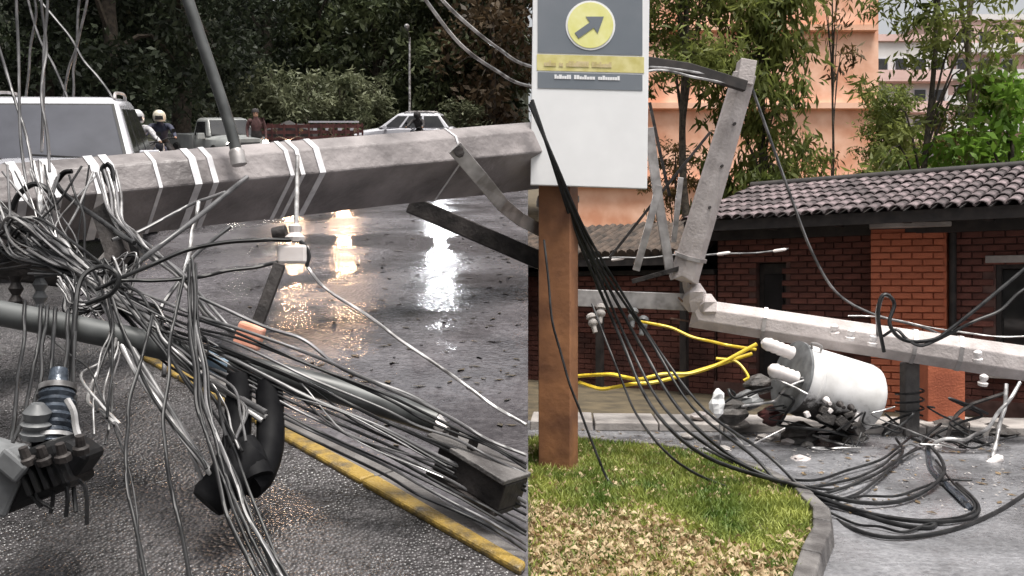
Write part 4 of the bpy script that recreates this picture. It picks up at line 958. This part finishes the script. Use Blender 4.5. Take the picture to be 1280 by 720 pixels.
# ------------------------------------------------------------------ fallen pole with transformer
fp = empty('snapped_pole', P(1330,462,8.9), label='concrete pole snapped at its left end lying in front of the brick house', cat='pole')
def octpole(p0, p1, r0, r1, name, mat, par, n=8, segs=10, roll=R(22.5), jag=0):
    b = MB(); a, c = frame_from(p1-p0); rg = []
    for i in range(segs+1):
        t = i/segs; p = p0.lerp(p1, t); r = r0+(r1-r0)*t
        rr = []
        for k in range(n):
            an = 2*math.pi*k/n+roll; q = p+(a*math.cos(an)+c*math.sin(an))*r*(1+random.uniform(-.012,.012))
            if jag and i == 0: q += (p0-p1).normalized()*random.uniform(-jag, jag)
            rr.append(q)
        rg.append(rr)
    b.loft(rg); return b.build(name, mat, par, world=True, bevel=.01)
octpole(P(872,392,9.9), P(872,392,9.9).lerp(P(1340,463,8.9), 2.02), .175, .215, 'shaft', M['concrete'], fp, jag=.12)
for u, v, d in ((1062,411,9.25),(1090,418,9.2),(1222,438,9.0),(1228,468,8.95),(1043,405,9.3)):
    b = MB(); b.lathe(P(u,v+14,d-.17), (random.uniform(-.1,.1),-.2,1), [(0,.02),(.0,.045),(.03,.05),(.045,.025),(.075,.042),(.1,.04),(.12,.012)], 12); b.build('insulator', M['porc'], fp, 40, world=True)
for i, (a, c) in enumerate((((868,380),(852,345)),((870,395),(848,372)),((866,402),(838,398)),((872,388),(862,352)))):
    b = MB(); b.tube([P(a[0]+14,a[1],9.9), P(a[0],a[1],9.88), P((a[0]+c[0])/2+J(4),(a[1]+c[1])/2,9.85), P(c[0],c[1],9.72)], .012, n=6); b.build('rebar', M['rebar'], fp, world=True)
for i, (u, v, s_) in enumerate(((868,372,.16),(884,384,.15),(862,356,.11))):
    r_ = random.Random(i+90); b = MB(); c_ = P(u,v,9.8); b.loft([[c_+Vector((s_*math.cos(a*1.05)*r_.uniform(.6,1.1)*k, s_*math.sin(a*1.05)*r_.uniform(.6,1.1)*k, s_*z)) for a in range(6)] for z, k in ((-1,.5),(-.3,1),(.4,.95),(1,.4))]); b.build('broken_lump', M['concrete'], fp, world=True)
for u in (960, 1150, 1205):
    b = MB(); t = (u-872)/468; c_ = P(872,392,9.9).lerp(P(1340,463,8.9), t); b.cyl(c_, c_+(P(1340,463,8.9)-P(872,392,9.9)).normalized()*.04, .197, n=8, roll=R(22.5)); b.build('steel_band', M['galv'], fp, world=True)
up_ = empty('tilted_pole', P(856,345,9.7), label='upper length of snapped concrete pole standing tilted from the break', cat='pole')
octpole(P(855,348,9.72), P(931,92,9.3), .165, .125, 'shaft', M['concrete'], up_, jag=.08)
b = MB(); b.box(P(931,92,9.28), (.17,.2,.26), rot=Matrix.Rotation(R(10),3,'Y')); b.build('cap_block', M['concrete'], up_, world=True, bevel=.01)
b = MB(); q0, q1 = P(855,348,9.72), P(931,92,9.3); c_ = q0.lerp(q1,.1); b.cyl(c_, c_+(q1-q0).normalized()*.04, .185, n=8, roll=R(22.5)); b.build('steel_band', M['galv'], up_, world=True)
for t in (.35,.55,.75):
    c_ = q0.lerp(q1,t); b = MB(); b.cyl(c_+Vector((.02,-.10,0)), c_+Vector((.02,-.17,0)), .016, n=8); b.build('bolt', M['steel_d'], up_, world=True)
# braces and crossarms
GB = 'pale brace bars leaning at the break'; LB = 'pale galvanised brace bar leaning at the pole break'
for a, c, wd in (((811,160),(838,342),.10),((824,232),(795,338),.075),((888,165),(762,322),.03),((812,128),(837,245),.032),((851,222),(842,302),.055),((868,330),(790,352),.05)):
    strip([P(a[0],a[1],9.6), P((a[0]+c[0])/2+J(3),(a[1]+c[1])/2,9.62), P(c[0],c[1],9.7)], wd, .05 if wd > .05 else .03).thing('brace_bar', M['galv'] if wd > .05 else M['steel_d'], LB if wd > .05 else 'dark thin brace rod crossing behind the pole top', 'brace', GB if wd > .05 else 'dark brace rods', bevel=.003)
xa = empty('steel_crossarm', P(790,374,9.9), label='grey crossarm with porcelain insulators between sign post and pole break', cat='crossarm')
b = strip([P(716,372,9.9), P(868,378,9.9)], .19, .12); b.build('arm', M['galv'], xa, world=True, bevel=.008)
for u, v in ((738,392),(752,380),(792,385),(805,395)):
    b = MB(); b.lathe(P(u,v,9.75), (J(.3),-.3,-1), [(0,.03),(.02,.055),(.05,.06),(.06,.035),(.1,.055),(.13,.05),(.15,.03),(.22,.028)], 12); b.build('insulator', M['slab'] if u < 760 else M['box_g'], xa, 40, world=True)
strip([P(795,76,9.0), P(860,86,9.05), P(932,108,9.12)], .11, .08).thing('dark_timber_arm', M['tim'], 'dark arm reaching from behind the sign to the tilted pole top', 'crossarm', bevel=.006)
# transformer drum
ta = P(992,472,8.95); tb_ = P(1086,500,9.1); tax = (tb_-ta).normalized(); TL = (tb_-ta).length
tr = empty('transformer', P(1045,545,9.0), label='white pole transformer drum lying on its side in the rubble', cat='transformer')
M['tank'] = pmat('white_tank_paint', (.50,.49,.48), (.72,.71,.71), 4, .4)
def soot_and_shade(m):   # oily splash plus painted shade, darker low on the drum's front flank
    t = m.node_tree; L = t.links.new; b = t.nodes['Principled BSDF']; src = b.inputs['Base Color'].links[0].from_socket
    tc = t.nodes.new('ShaderNodeTexCoord'); sp = t.nodes.new('ShaderNodeSeparateXYZ'); L(tc.outputs['Object'], sp.inputs[0])
    n = t.nodes.new('ShaderNodeTexNoise'); n.inputs['Scale'].default_value = 7; n.inputs['Detail'].default_value = 8; n.inputs['Roughness'].default_value = .7; L(tc.outputs['Object'], n.inputs[0])
    mz = t.nodes.new('ShaderNodeMapRange'); mz.inputs['From Min'].default_value = .58; mz.inputs['From Max'].default_value = .16; L(sp.outputs['Z'], mz.inputs['Value'])
    mx_ = t.nodes.new('ShaderNodeMapRange'); mx_.inputs['From Min'].default_value = .42; mx_.inputs['From Max'].default_value = -.25; L(sp.outputs['X'], mx_.inputs['Value'])
    a = t.nodes.new('ShaderNodeMath'); a.operation = 'MULTIPLY'; L(mz.outputs[0], a.inputs[0]); L(mx_.outputs[0], a.inputs[1])
    c = t.nodes.new('ShaderNodeMath'); c.operation = 'ADD'; L(a.outputs[0], c.inputs[0]); L(n.outputs['Fac'], c.inputs[1])
    r = t.nodes.new('ShaderNodeMapRange'); r.inputs['From Min'].default_value = .78; r.inputs['From Max'].default_value = .98; L(c.outputs[0], r.inputs['Value'])
    mix = t.nodes.new('ShaderNodeMix'); mix.data_type = 'RGBA'; L(r.outputs[0], mix.inputs[0]); L(src, mix.inputs[6]); mix.inputs[7].default_value = (.03,.026,.025,1); L(mix.outputs[2], b.inputs['Base Color'])
soot_and_shade(M['tank'])
M['soot'] = pmat('oily_soot', (.02,.018,.017), (.10,.09,.085), 9, .5, bump=.6)
b = MB(); b.lathe(ta, tax, [(0,.34),(0,.362),(TL*.12,.362),(TL*.13,.37),(TL*.16,.37),(TL*.17,.362),(TL*.88,.362),(TL*.95,.35),(TL,.30),(TL,.05)], 32); b.build('tank', M['tank'], tr, 40, world=True)
b = MB(); b.lathe(ta-tax*.05, tax, [(0,.05),(.005,.33),(.015,.378),(.045,.378),(.05,.34)], 32); b.build('lid', M['box_g'], tr, 40, world=True)
for off, sz, ln in ((Vector((0,-.1,.24)),.07,.34),(Vector((0,-.22,.0)),.075,.30)):
    b = MB(); p_ = ta-tax*.05+off; dv = (-tax+Vector((0,-.12,.06))).normalized()
    prof = [(0,sz*.8)]
    for k in range(5): prof += [(ln*(k+.2)/5, sz),(ln*(k+.7)/5, sz*.86)]
    prof += [(ln,sz*.8),(ln+.03,sz*.3)]
    b.lathe(p_, dv, prof, 14); b.build('bushing', M['porc'], tr, 40, world=True)
for s in (.25,.42,.56):
    b = MB(); c_ = ta+tax*(TL*s); f_ = Vector((0,-.385,-.12)); b.lathe(c_+f_, (0,-1,-.2), [(0,.035),(.03,.03),(.05,.018),(.1,.014),(.11,.02),(.12,.018)], 10); b.build('low_voltage_terminal', M['steel_d'] if s > .3 else M['porc'], tr, 40, world=True)
b = MB(); c_ = ta+tax*(TL*.3)
for k in range(3):
    q = c_+tax*(k*.17)+Vector((0,-.30,-.30)); b = MB(); b.box(q, (.14,.09,.1), rot=Matrix.Rotation(R(20+20*k),3,'Y')); b.build('mounting_bracket', M['soot'], tr, world=True, bevel=.01)

b = MB(); c_ = ta+tax*(TL*.15); b.tube([c_+Vector((0,-.2,.34)), c_+Vector((0,-.22,.40)), c_+tax*.1+Vector((0,-.22,.40)), c_+tax*.1+Vector((0,-.2,.34))], .012, n=6); b.build('lifting_lug', M['galv'], tr, world=True)
for k in range(7):
    b = MB(); q = ta+tax*(TL*(.05+k*.1))+Vector((J(.03),-.34-J(.03),-.2-random.uniform(0,.12)))
    b.box(q, (random.uniform(.04,.11),.06,random.uniform(.04,.09)), rot=Matrix.Rotation(random.random()*3,3,'Y')); b.build('torn_fitting', M['soot'] if k % 3 else M['porc'], tr, world=True, bevel=.008)
b = MB(); c_ = ta+tax*(TL*.62); nv = Vector((0,-.94,.34)).normalized(); b.loft([[c_+nv*r_+tax*a_*.07+Vector((0,.34,.94))*b_*.045 for a_, b_ in ((-1,-1),(1,-1),(1,1),(-1,1))] for r_ in (.355,.368)]); b.build('rating_plate', M['galv'], tr, world=True)
# ------------------------------------------------------------------ cables, rope and fittings on the lower side
TAILS = [[(1075,628,6.35),(1140,622,6.55),(1180,590,7.3),(1165,560,8.4),(1140,548,9.0)], [(1080,640,6.15),(1150,652,5.9),(1212,648,6.0),(1222,630,6.3),(1196,604,7.0)],
         [(1070,640,6.2),(1120,655,5.9),(1160,660,5.8),(1172,652,5.95)], [(1060,622,6.5),(1100,596,7.2),(1128,566,8.2),(1120,548,9.0)], [(1065,660,5.8),(1120,672,5.55),(1190,662,5.75),(1245,640,6.2),(1290,612,6.9)]]
G8 = 'black cables draped from the sign to the road'; L8 = 'thick black cable draped past the sign post down to the road'
for i in range(5):
    o_ = i*5-10
    cable([(660+abs(o_)*.3+2,130+o_*.5,7.1),(690+o_*.5,195+o_,7.1),(724+o_*.6,285+J(4),7.4),(757+o_*1.2,352,7.9),(800+o_*2.4,430+J(12),8.0),(848+o_*3.4,508+J(12),7.5),(920+o_*4,575+J(10),6.9),(1000+o_*2+J(14),606+i*6,6.55)]+TAILS[i], (6,5.5,6.5,5,5.5)[i], 'cab_k', L8, G8)
G9 = 'thin black cables on the lawn and road'; L9 = 'thin black cable looping over the lawn kerb onto the grey road'
for pts in ([(740,380,8.6),(775,470,8.0),(800,525,7.6),(850,580,7.0),(930,615,6.6),(1010,620,6.55),(1080,600,7.0),(1130,570,8.0),(1150,560,8.4)],
            [(680,300,7.2),(690,400,7.0),(712,480,6.9),(735,540,6.85),(760,600,6.8),(790,630,6.4)],
            [(880,560,7.8),(960,602,7.0),(1040,612,6.8),(1100,590,7.4),(1145,560,8.5)],
            [(900,596,7.1),(1000,622,6.5),(1080,640,6.2),(1150,650,6.0),(1205,645,6.1),(1218,630,6.3),(1190,602,7.0),(1170,575,7.9)],
            [(930,590,7.3),(1020,600,7.1),(1100,575,7.9),(1140,545,9.0)],
            [(940,604,7.0),(1040,625,6.5),(1120,620,6.6),(1180,600,7.1),(1215,600,7.1)],
            [(960,612,6.8),(1060,600,7.2),(1105,580,7.7),(1130,560,8.4)],
            [(1000,625,6.5),(1070,655,5.9),(1130,665,5.7),(1190,650,6.0)]):
    cable(pts, 4.2, 'cab_k', L9, G9)
cable([(1160,560,8.7),(1163,585,7.8),(1178,602,7.2),(1200,622,6.6),(1214,638,6.3)], 10, 'blue_s', 'dark teal cable end bent on the grey road', None, 'cable_end')
for pts, lab in (([(722,470,9.6),(765,468,9.3),(800,474,9.1),(860,467,9.1),(905,452,9.1),(946,430,9.1)], 'thick yellow cable sagging from sign post to transformer bushing'),
                 ([(724,478,9.6),(750,486,9.4),(790,480,9.2),(850,470,9.2),(940,442,9.2)], 'second yellow cable sagging just under the thick one'),
                 ([(800,402,9.5),(840,410,9.4),(890,427,9.3),(925,434,9.2),(945,437,9.2)], 'pale yellow cable dropping from the crossarm to the bushing'),
                 ([(895,448,9.1),(920,452,9.1),(935,470,9.0),(930,476,9.0)], 'short yellow cable tail under the transformer bushing')):
    cable(pts, 6.5 if 'thick' in lab else 5, 'cab_y', lab, None, 'yellow_cable')
cable([(1105,440,9.0),(1098,400,8.95),(1100,375,8.95),(1108,368,8.95),(1118,380,8.95),(1112,405,8.9),(1130,425,8.85),(1165,425,8.8),(1190,410,8.8),(1240,370,8.8),(1300,320,8.8)], 6, 'cab_k', 'black cable curling over the snapped pole and up to the window', None)
cable([(1104,420,9.0),(1120,412,8.9),(1150,432,8.8),(1185,418,8.8),(1250,388,8.8),(1300,350,8.8)], 5, 'cab_k', 'black cable slack beneath the curled one by the window', None)
cable([(1098,420,9.05),(1097,390,9.0),(1103,370,9.0),(1112,370,9.0)], 7, 'cab_w', 'pale cable stub standing up from the snapped pole', None)
cable([(940,110,9.3),(965,180,9.4),(990,250,9.5),(1015,315,9.6),(1045,365,9.7),(1090,392,9.7),(1150,408,9.6),(1180,420,9.4)], 4.5, 'cab_g', 'grey guy wire sagging from the pole top past the eaves', None)
cable([(1060,395,9.8),(1120,400,9.7),(1200,415,9.4),(1300,420,9.2)], 3, 'cab_w', 'thin pale wire running above the snapped pole', None)
cable([(735,326,10.2),(775,322,10.2),(850,318,10.3),(905,317,10.4),(985,311,10.6)], 3, 'cab_g', 'thin level wire crossing under the eaves', None)
for u, v in ((774,323),(906,316),(976,312)):
    b = MB(); b.lathe(P(u-10,v+2,10.3), (1,0,.15), [(0,.008),(.02,.018),(.14,.018),(.16,.008)], 8); b.thing('wire_splice', M['porc'], 'small white splice sleeve on the thin level wire', 'splice', 'white splice sleeves', smooth=40)
cable([(1275,478,8.6),(1262,500,8.5),(1235,535,8.45),(1205,550,8.45),(1180,549,8.5),(1160,560,8.6)], 6, 'cab_w', 'pale looped cable hanging from pole to the teal end', None)
cable([(1258,480,8.7),(1256,510,8.6),(1246,550,8.4),(1240,572,8.25)], 6, 'cab_w', 'pale straight rod dropping from the pole to the road', None)
b = MB(); b.lathe(P(1243,577,8.1), (.3,0,.2), [(-.09,.01),(-.06,.045),(.06,.045),(.09,.01)], 12); b.thing('white_insulator_end', M['porc'], 'white insulator end lying on the road under the pale rod', 'insulator', smooth=40)
b = MB(); b.lathe(P(1168,560,8.6), (1,0,.3), [(-.07,.01),(-.05,.035),(.05,.035),(.07,.01)], 12); b.thing('white_insulator_end', M['porc'], 'white insulator end lying where the looped cable meets the teal one', 'insulator', smooth=40)
b = MB(); b.tube([P(1215,505,9.0), P(1195,520,8.9), P(1183,548,8.7)], .02, n=6); b.tube([P(1215,505,9.0), P(1260,490,8.95)], .02, n=6); b.thing('bent_bracket', M['steel_d'], 'bent dark bracket below the snapped pole', 'bracket', smooth=50)
# short pale bollard beside the drum
bl = empty('concrete_post', P(1138,545,9.5), label='short pale concrete post wound with wire beside the transformer', cat='post')
q = P(1137,500,9.5); b = MB(); b.box((q.x,q.y,.40), (.16,.16,.80)); b.build('shaft', M['kerb'], bl, world=True, bevel=.02)
b = MB(); pts = [Vector((q.x+.14*math.cos(a*.8), q.y+.14*math.sin(a*.8), .22+a*.012)) for a in range(26)]; b.tube(pts, .012, n=5, sub=2); b.build('wound_wire', M['cab_k'], bl, world=True)
b = MB(); q = P(1175,480,10.0); b.box((q.x,q.y,.42),(.42,.3,.84)); b.thing('brick_pier', M['brick_o'], 'stubby red brick pier behind the snapped pole', 'pier', bevel=.01)
# crumpled white plastic and loose pieces
def lump(name, u, v, d, sx, sz, mat, label, cat, group=None, seed=1, sy=None):
    r_ = random.Random(seed); b = MB(); rg = []; c_ = P(u,v,d)
    for i in range(7):
        t = -1+2*i/6; k = math.sqrt(max(.02,1-t*t))
        rg.append([c_+Vector((sx*k*math.cos(a*.785)*r_.uniform(.6,1.2), (sy or sx)*k*math.sin(a*.785)*r_.uniform(.6,1.2), sz*t)) for a in range(8)])
    b.loft(rg); return b.thing(name, M[mat], label, cat, group)
lump('plastic_bag', 897, 504, 8.9, .08, .15, 'sign_w', 'crumpled white plastic bag caught in the rubble left of the transformer', 'bag', seed=3)
0 and lump('plastic_scrap', 846, 437, 9.4, .05, .09, 'porc', 'pale scrap of plastic hanging above the yellow cables', 'scrap', seed=5)
for i, (u, v, d, s) in enumerate(((1000,575,8.2,.07),(905,562,8.7,.06),(955,548,9.2,.07),(985,552,9.0,.05),(1065,550,9.1,.07),(925,530,9.7,.09),(875,520,10.0,.08),(1010,556,8.9,.05),(860,545,9.3,.06))):
    lump('rubble_chunk', u, v, d, s*1.4, s*.7, 'slab' if i % 3 else 'concrete', 'loose chunk of broken pale concrete on the road by the transformer', 'rubble', 'concrete chunks on the road', seed=20+i)
for i, (u, v, d, mt, sx) in enumerate(((935,500,9.4,'box_g',.16),(950,480,9.5,'soot',.16),(915,515,9.3,'soot',.2),(1000,545,9.15,'soot',.22),(1060,548,9.3,'soot',.2),(1120,545,9.6,'soot',.2),(965,520,9.4,'maroon',.16),(1190,540,9.7,'soot',.25),(1245,545,9.6,'soot',.22))):
    lump('charred_heap', u, v, d, sx, sx*.7, mt, 'dark wet heap of broken fittings between transformer and house wall', 'debris', 'dark debris heaps under the snapped pole', seed=50+i)
def grit():
    y = random.uniform(6.2,10.0); x = random.uniform(.4, 3.2+.35*y*.6)
    if x < 2.4 and y < 8.6: return None
    return Vector((x,y,.006))
scatter(700, grit, .014, 'road_grit', M['slab'], 'pale grit and crumbs of concrete strewn over the grey road', 'grit', .35)
G10 = 'fine wires tangled round the transformer'; L10 = 'fine dark wire tangled in the rubble round the transformer'
for i in range(16):
    u, v = random.uniform(890,1210), random.uniform(505,545); d = 8.6+random.uniform(0,.5); pts = [(u,v,d)]
    for k in range(5):
        u += random.uniform(-55,60); v = min(560, max(470, v+random.uniform(-28,30))); pts.append((u, v, min(d+J(.2), 1700/(v-360))))
    cable(pts, random.choice((2.5,3.5,4.5)), 'cab_k' if i % 4 else 'cab_w', L10 if i % 4 else 'fine pale wire tangled in the rubble round the transformer', G10 if i % 4 else 'fine pale wires round the transformer')
# ------------------------------------------------------------------ lawn growth
def inside(x, y):
    w_ = np.interp(y, [p[1] for p in lawn_edge[::-1]], [p[0] for p in lawn_edge[::-1]]); return seam(y)+.015 < x < w_-.02
rg = np.random.default_rng(9); vv = []; ff = []
k = 0
while k < 30000:
    y = rg.uniform(4.3, 8.85); x = rg.uniform(0, 2.25)
    if not inside(x, y): continue
    dens = 1.0 if y > 6.0-.5*x+.25*math.sin(x*3.1)+.22*math.sin(x*7.3+1) else .55
    if rg.random() > dens: k += 1; continue
    h = rg.uniform(.03,.10)*(1.0 if y > 6 else .8); a = rg.uniform(0,6.283); w_ = rg.uniform(.004,.009); lx, ly = rg.normal(0,.035,2); b0 = len(vv)
    c, s = math.cos(a)*w_, math.sin(a)*w_
    vv += [(x-c,y-s,.055),(x+c,y+s,.055),(x+lx*.4+c*.7,y+ly*.4+s*.7,.055+h*.6),(x+lx*.4-c*.7,y+ly*.4-s*.7,.055+h*.6),(x+lx,y+ly,.055+h)]
    ff += [(b0,b0+1,b0+2,b0+3),(b0+3,b0+2,b0+4)]; k += 1
me = bpy.data.meshes.new('grass'); me.from_pydata(vv,[],ff); me.materials.append(M['grass']); o = bpy.data.objects.new('grass', me); col.objects.link(o)
tag(o, 'short bright green grass covering the kerbed lawn', 'grass', kind='stuff')
def dry():
    y = random.uniform(4.3, 6.3) if random.random() < .86 else random.uniform(6.3,8.5); x = random.uniform(0,2.2)
    lim = 6.1-.5*x+.25*math.sin(x*3.1)+.22*math.sin(x*7.3+1)+J(.35)
    if lim < y < 6.3: return None
    return Vector((x,y,.075)) if inside(x,y) else None
scatter(5200, dry, .03, 'dry_leaves', M['straw'], 'dry straw coloured leaf litter at the near end of the lawn', 'leaves', .9, .17)
scatter(260, lambda: grit() , .035, 'road_leaves', M['straw2'], 'brown leaf scraps blown over the grey road', 'leaves', .3, .4)
# ------------------------------------------------------------------ trees and buildings beyond the house
def column_clumps(rnd, h0, h1, rx, n, cr, lean=0.0):
    out = []
    for _ in range(n):
        t = rnd.random(); z = h0+(h1-h0)*t; a = rnd.random()*6.283; q = rx*math.sqrt(rnd.random())*(1.1-.5*t)
        out.append(((q*math.cos(a)+lean*z, q*math.sin(a), z), cr*rnd.uniform(.6,1.3)))
    return out
def make_col(key, mat, bark, h, h0, rx, n, cr, per, leaf, seed, r, droop, lean=0.0, aspect=4.0, limbs=12):
    rnd = random.Random(seed); cl = column_clumps(rnd, h0, h, rx, n, cr, lean)
    LIB[key] = (crown_mesh('crown_'+key, mat, cl, per, leaf, 1.0, seed, droop, aspect), trunk_mb(rnd, h*.95, r, limbs, cl, lean).mesh('trunk', bark, 60))
make_col('weep', M['lf_r1'], M['bark'], 11, 1.5, 1.25, 130, .55, 80, .26, 31, .10, 1.6)
make_col('sparse', M['lf_r1'], M['bark'], 10.5, 2.2, 1.7, 75, .5, 60, .24, 32, .085, .8, lean=.10)
make_col('thin', M['lf_r1'], M['bark_l'], 11, 6.2, 1.0, 12, .4, 40, .2, 33, .07, .6, lean=-.01)
make_col('dryh', M['lf_rb'], M['bark'], 9, 1.6, 1.3, 50, .45, 55, .24, 34, .07, 1.6)
make_col('fir', M['lf_r1'], M['bark'], 9.5, 5.9, 1.9, 90, .55, 70, .24, 35, .12, .4)
make_col('wisp', M['lf_rb'], M['bark'], 9, 2.0, .9, 16, .35, 30, .2, 37, .04, 1.2)
make_lib('bright', M['lf_r2'], M['bark'], 5.6, 1.2, 1.7, 60, .6, 70, .24, 36, .1, droop=.2)
gz = lambda y: np.interp(y, [r_[0] for r_ in rows], [r_[1] for r_ in rows])
for i, (k, u, d, s, sz, nm, lab, cat) in enumerate((
  ('weep', 950, 19, 1.05, 1.0, 'weeping_tree', 'dense dark green weeping tree rising over the house ridge', 'tree'),
  ('fir', 858, 18, .9, 1.0, 'layered_tree', 'layered dark tree over the cable end of the tilted pole', 'tree'),
  ('dryh', 842, 20, .7, .62, 'dry_leaved_tree', 'thin tree with hanging dry brown leaves beside the sign', 'tree'),
  ('dryh', 1000, 18, .5, .75, 'dry_leaved_tree', 'small tree with brownish leaves just over the ridge', 'tree'),
  ('sparse', 1128, 18, 1.0, 1.0, 'leaning_tree', 'sparse dark tree with a leaning trunk over the tile roof', 'tree'),
  ('wisp', 1040, 20, 1.0, 1.0, 'slender_tree', 'wispy thin trunk with few leaves before the peach building', 'tree'),
  ('weep', 1112, 24, .75, .6, 'weeping_tree', 'low weeping tree between the leaning trunk and the peach building', 'tree'),
  ('thin', 1220, 18, 1.0, 1.0, 'slender_tree', 'slender straight bare trunked tree in front of the pink apartments', 'tree'),
  ('dryh', 1190, 24, .7, .7, 'dry_leaved_tree', 'yellowish dry tree below the pink apartments', 'tree'),
  ('bright', 1262, 18, 1.0, 1.0, 'bushy_tree', 'bright green bushy tree over the right roof ridge', 'tree'),
  ('bright', 1215, 26, .8, .8, 'bushy_tree', 'smaller bright green bushy tree behind the slender trunk', 'tree'),
  ('dryh', 790, 16.5, .5, .55, 'dry_shrub', 'brown dry shrub spilling over the garden wall beside the sign', 'shrub'),
  ('dryh', 835, 16.2, .45, .5, 'dry_shrub', 'brown dry shrub on the garden wall by the pole break', 'shrub'))):
    x = (u-640)/F*d; tree(k, (x, d, float(gz(d))-.05), s, i*1.3 if k not in ('sparse','thin') else 0, nm, lab, cat, None, sz)
M['peach'] = pmat('peach_render', (.60,.28,.17), (.84,.54,.40), .9, .85)
M['peach2'] = pmat('peach_band', (.62,.32,.20), (.80,.50,.37), .9, .85)
M['pinkw'] = pmat('pink_render', (.62,.42,.38), (.70,.50,.46), .3, .85)
M['palew'] = pmat('pale_render', (.60,.58,.57), (.72,.70,.69), .3, .85)
def block(name, label, u0, u1, d, z0, z1, depth, mat, band, fl, win, wcols, bal=True, rz=0.0):
    x0, x1 = (u0-640)/F*d, (u1-640)/F*d; W = x1-x0
    e = empty(name, (x0, d, z0), rz, label=label, cat='building')
    b = MB(); b.box((W/2,depth/2,(z1-z0)/2),(W,depth,z1-z0)); b.build('wall', mat, e)
    b = MB(); b.box((W/2,depth/2,z1-z0+.3),(W+.5,depth+.5,.6)); b.build('roof', band, e)
    n = int((z1-z0)/fl); wm = {}
    ww, wh = win
    b = MB(); b.box((0,0,0),(ww,.1,wh)); wmesh = b.mesh('window', M['white_p']); b = MB(); b.box((0,-.04,0),(ww*.84,.06,wh*.84)); pmesh = b.mesh('pane', M['glass_d'])
    for k in range(n):
        z = (k+.5)*fl
        b = MB(); b.box((W/2,-.12 if not bal else -.45,k*fl+.1),(W*.98,.3 if not bal else 1.0,.22)); b.build('floor_band', band, e)
        if bal:
            b = MB(); b.box((W/2,-.9,k*fl+.6),(W*.96,.1,.8)); b.build('balcony_front', band, e)
        for c in range(wcols):
            o = bpy.data.objects.new('window', wmesh); col.objects.link(o); o.parent = e; o.location = (W*(c+.5)/wcols, -.04, z+.3)
            p = bpy.data.objects.new('pane', pmesh); col.objects.link(p); p.parent = o
    return e
block('peach_building', 'large peach rendered building standing behind the trees beside the sign', 690, 1098, 34, 2.5, 21, 9, M['peach'], M['peach2'], 3.0, (.9,1.1), 0, False)
block('apartment_block', 'pink apartment tower with rows of windows and pale balconies', 1160, 1330, 95, 10, 30.5, 14, M['pinkw'], M['palew'], 2.8, (1.3,1.3), 6)
block('pale_apartment_block', 'pale grey apartment block between peach building and pink tower', 1090, 1185, 80, 9, 24, 12, M['palew'], M['pinkw'], 2.8, (1.2,1.2), 4)
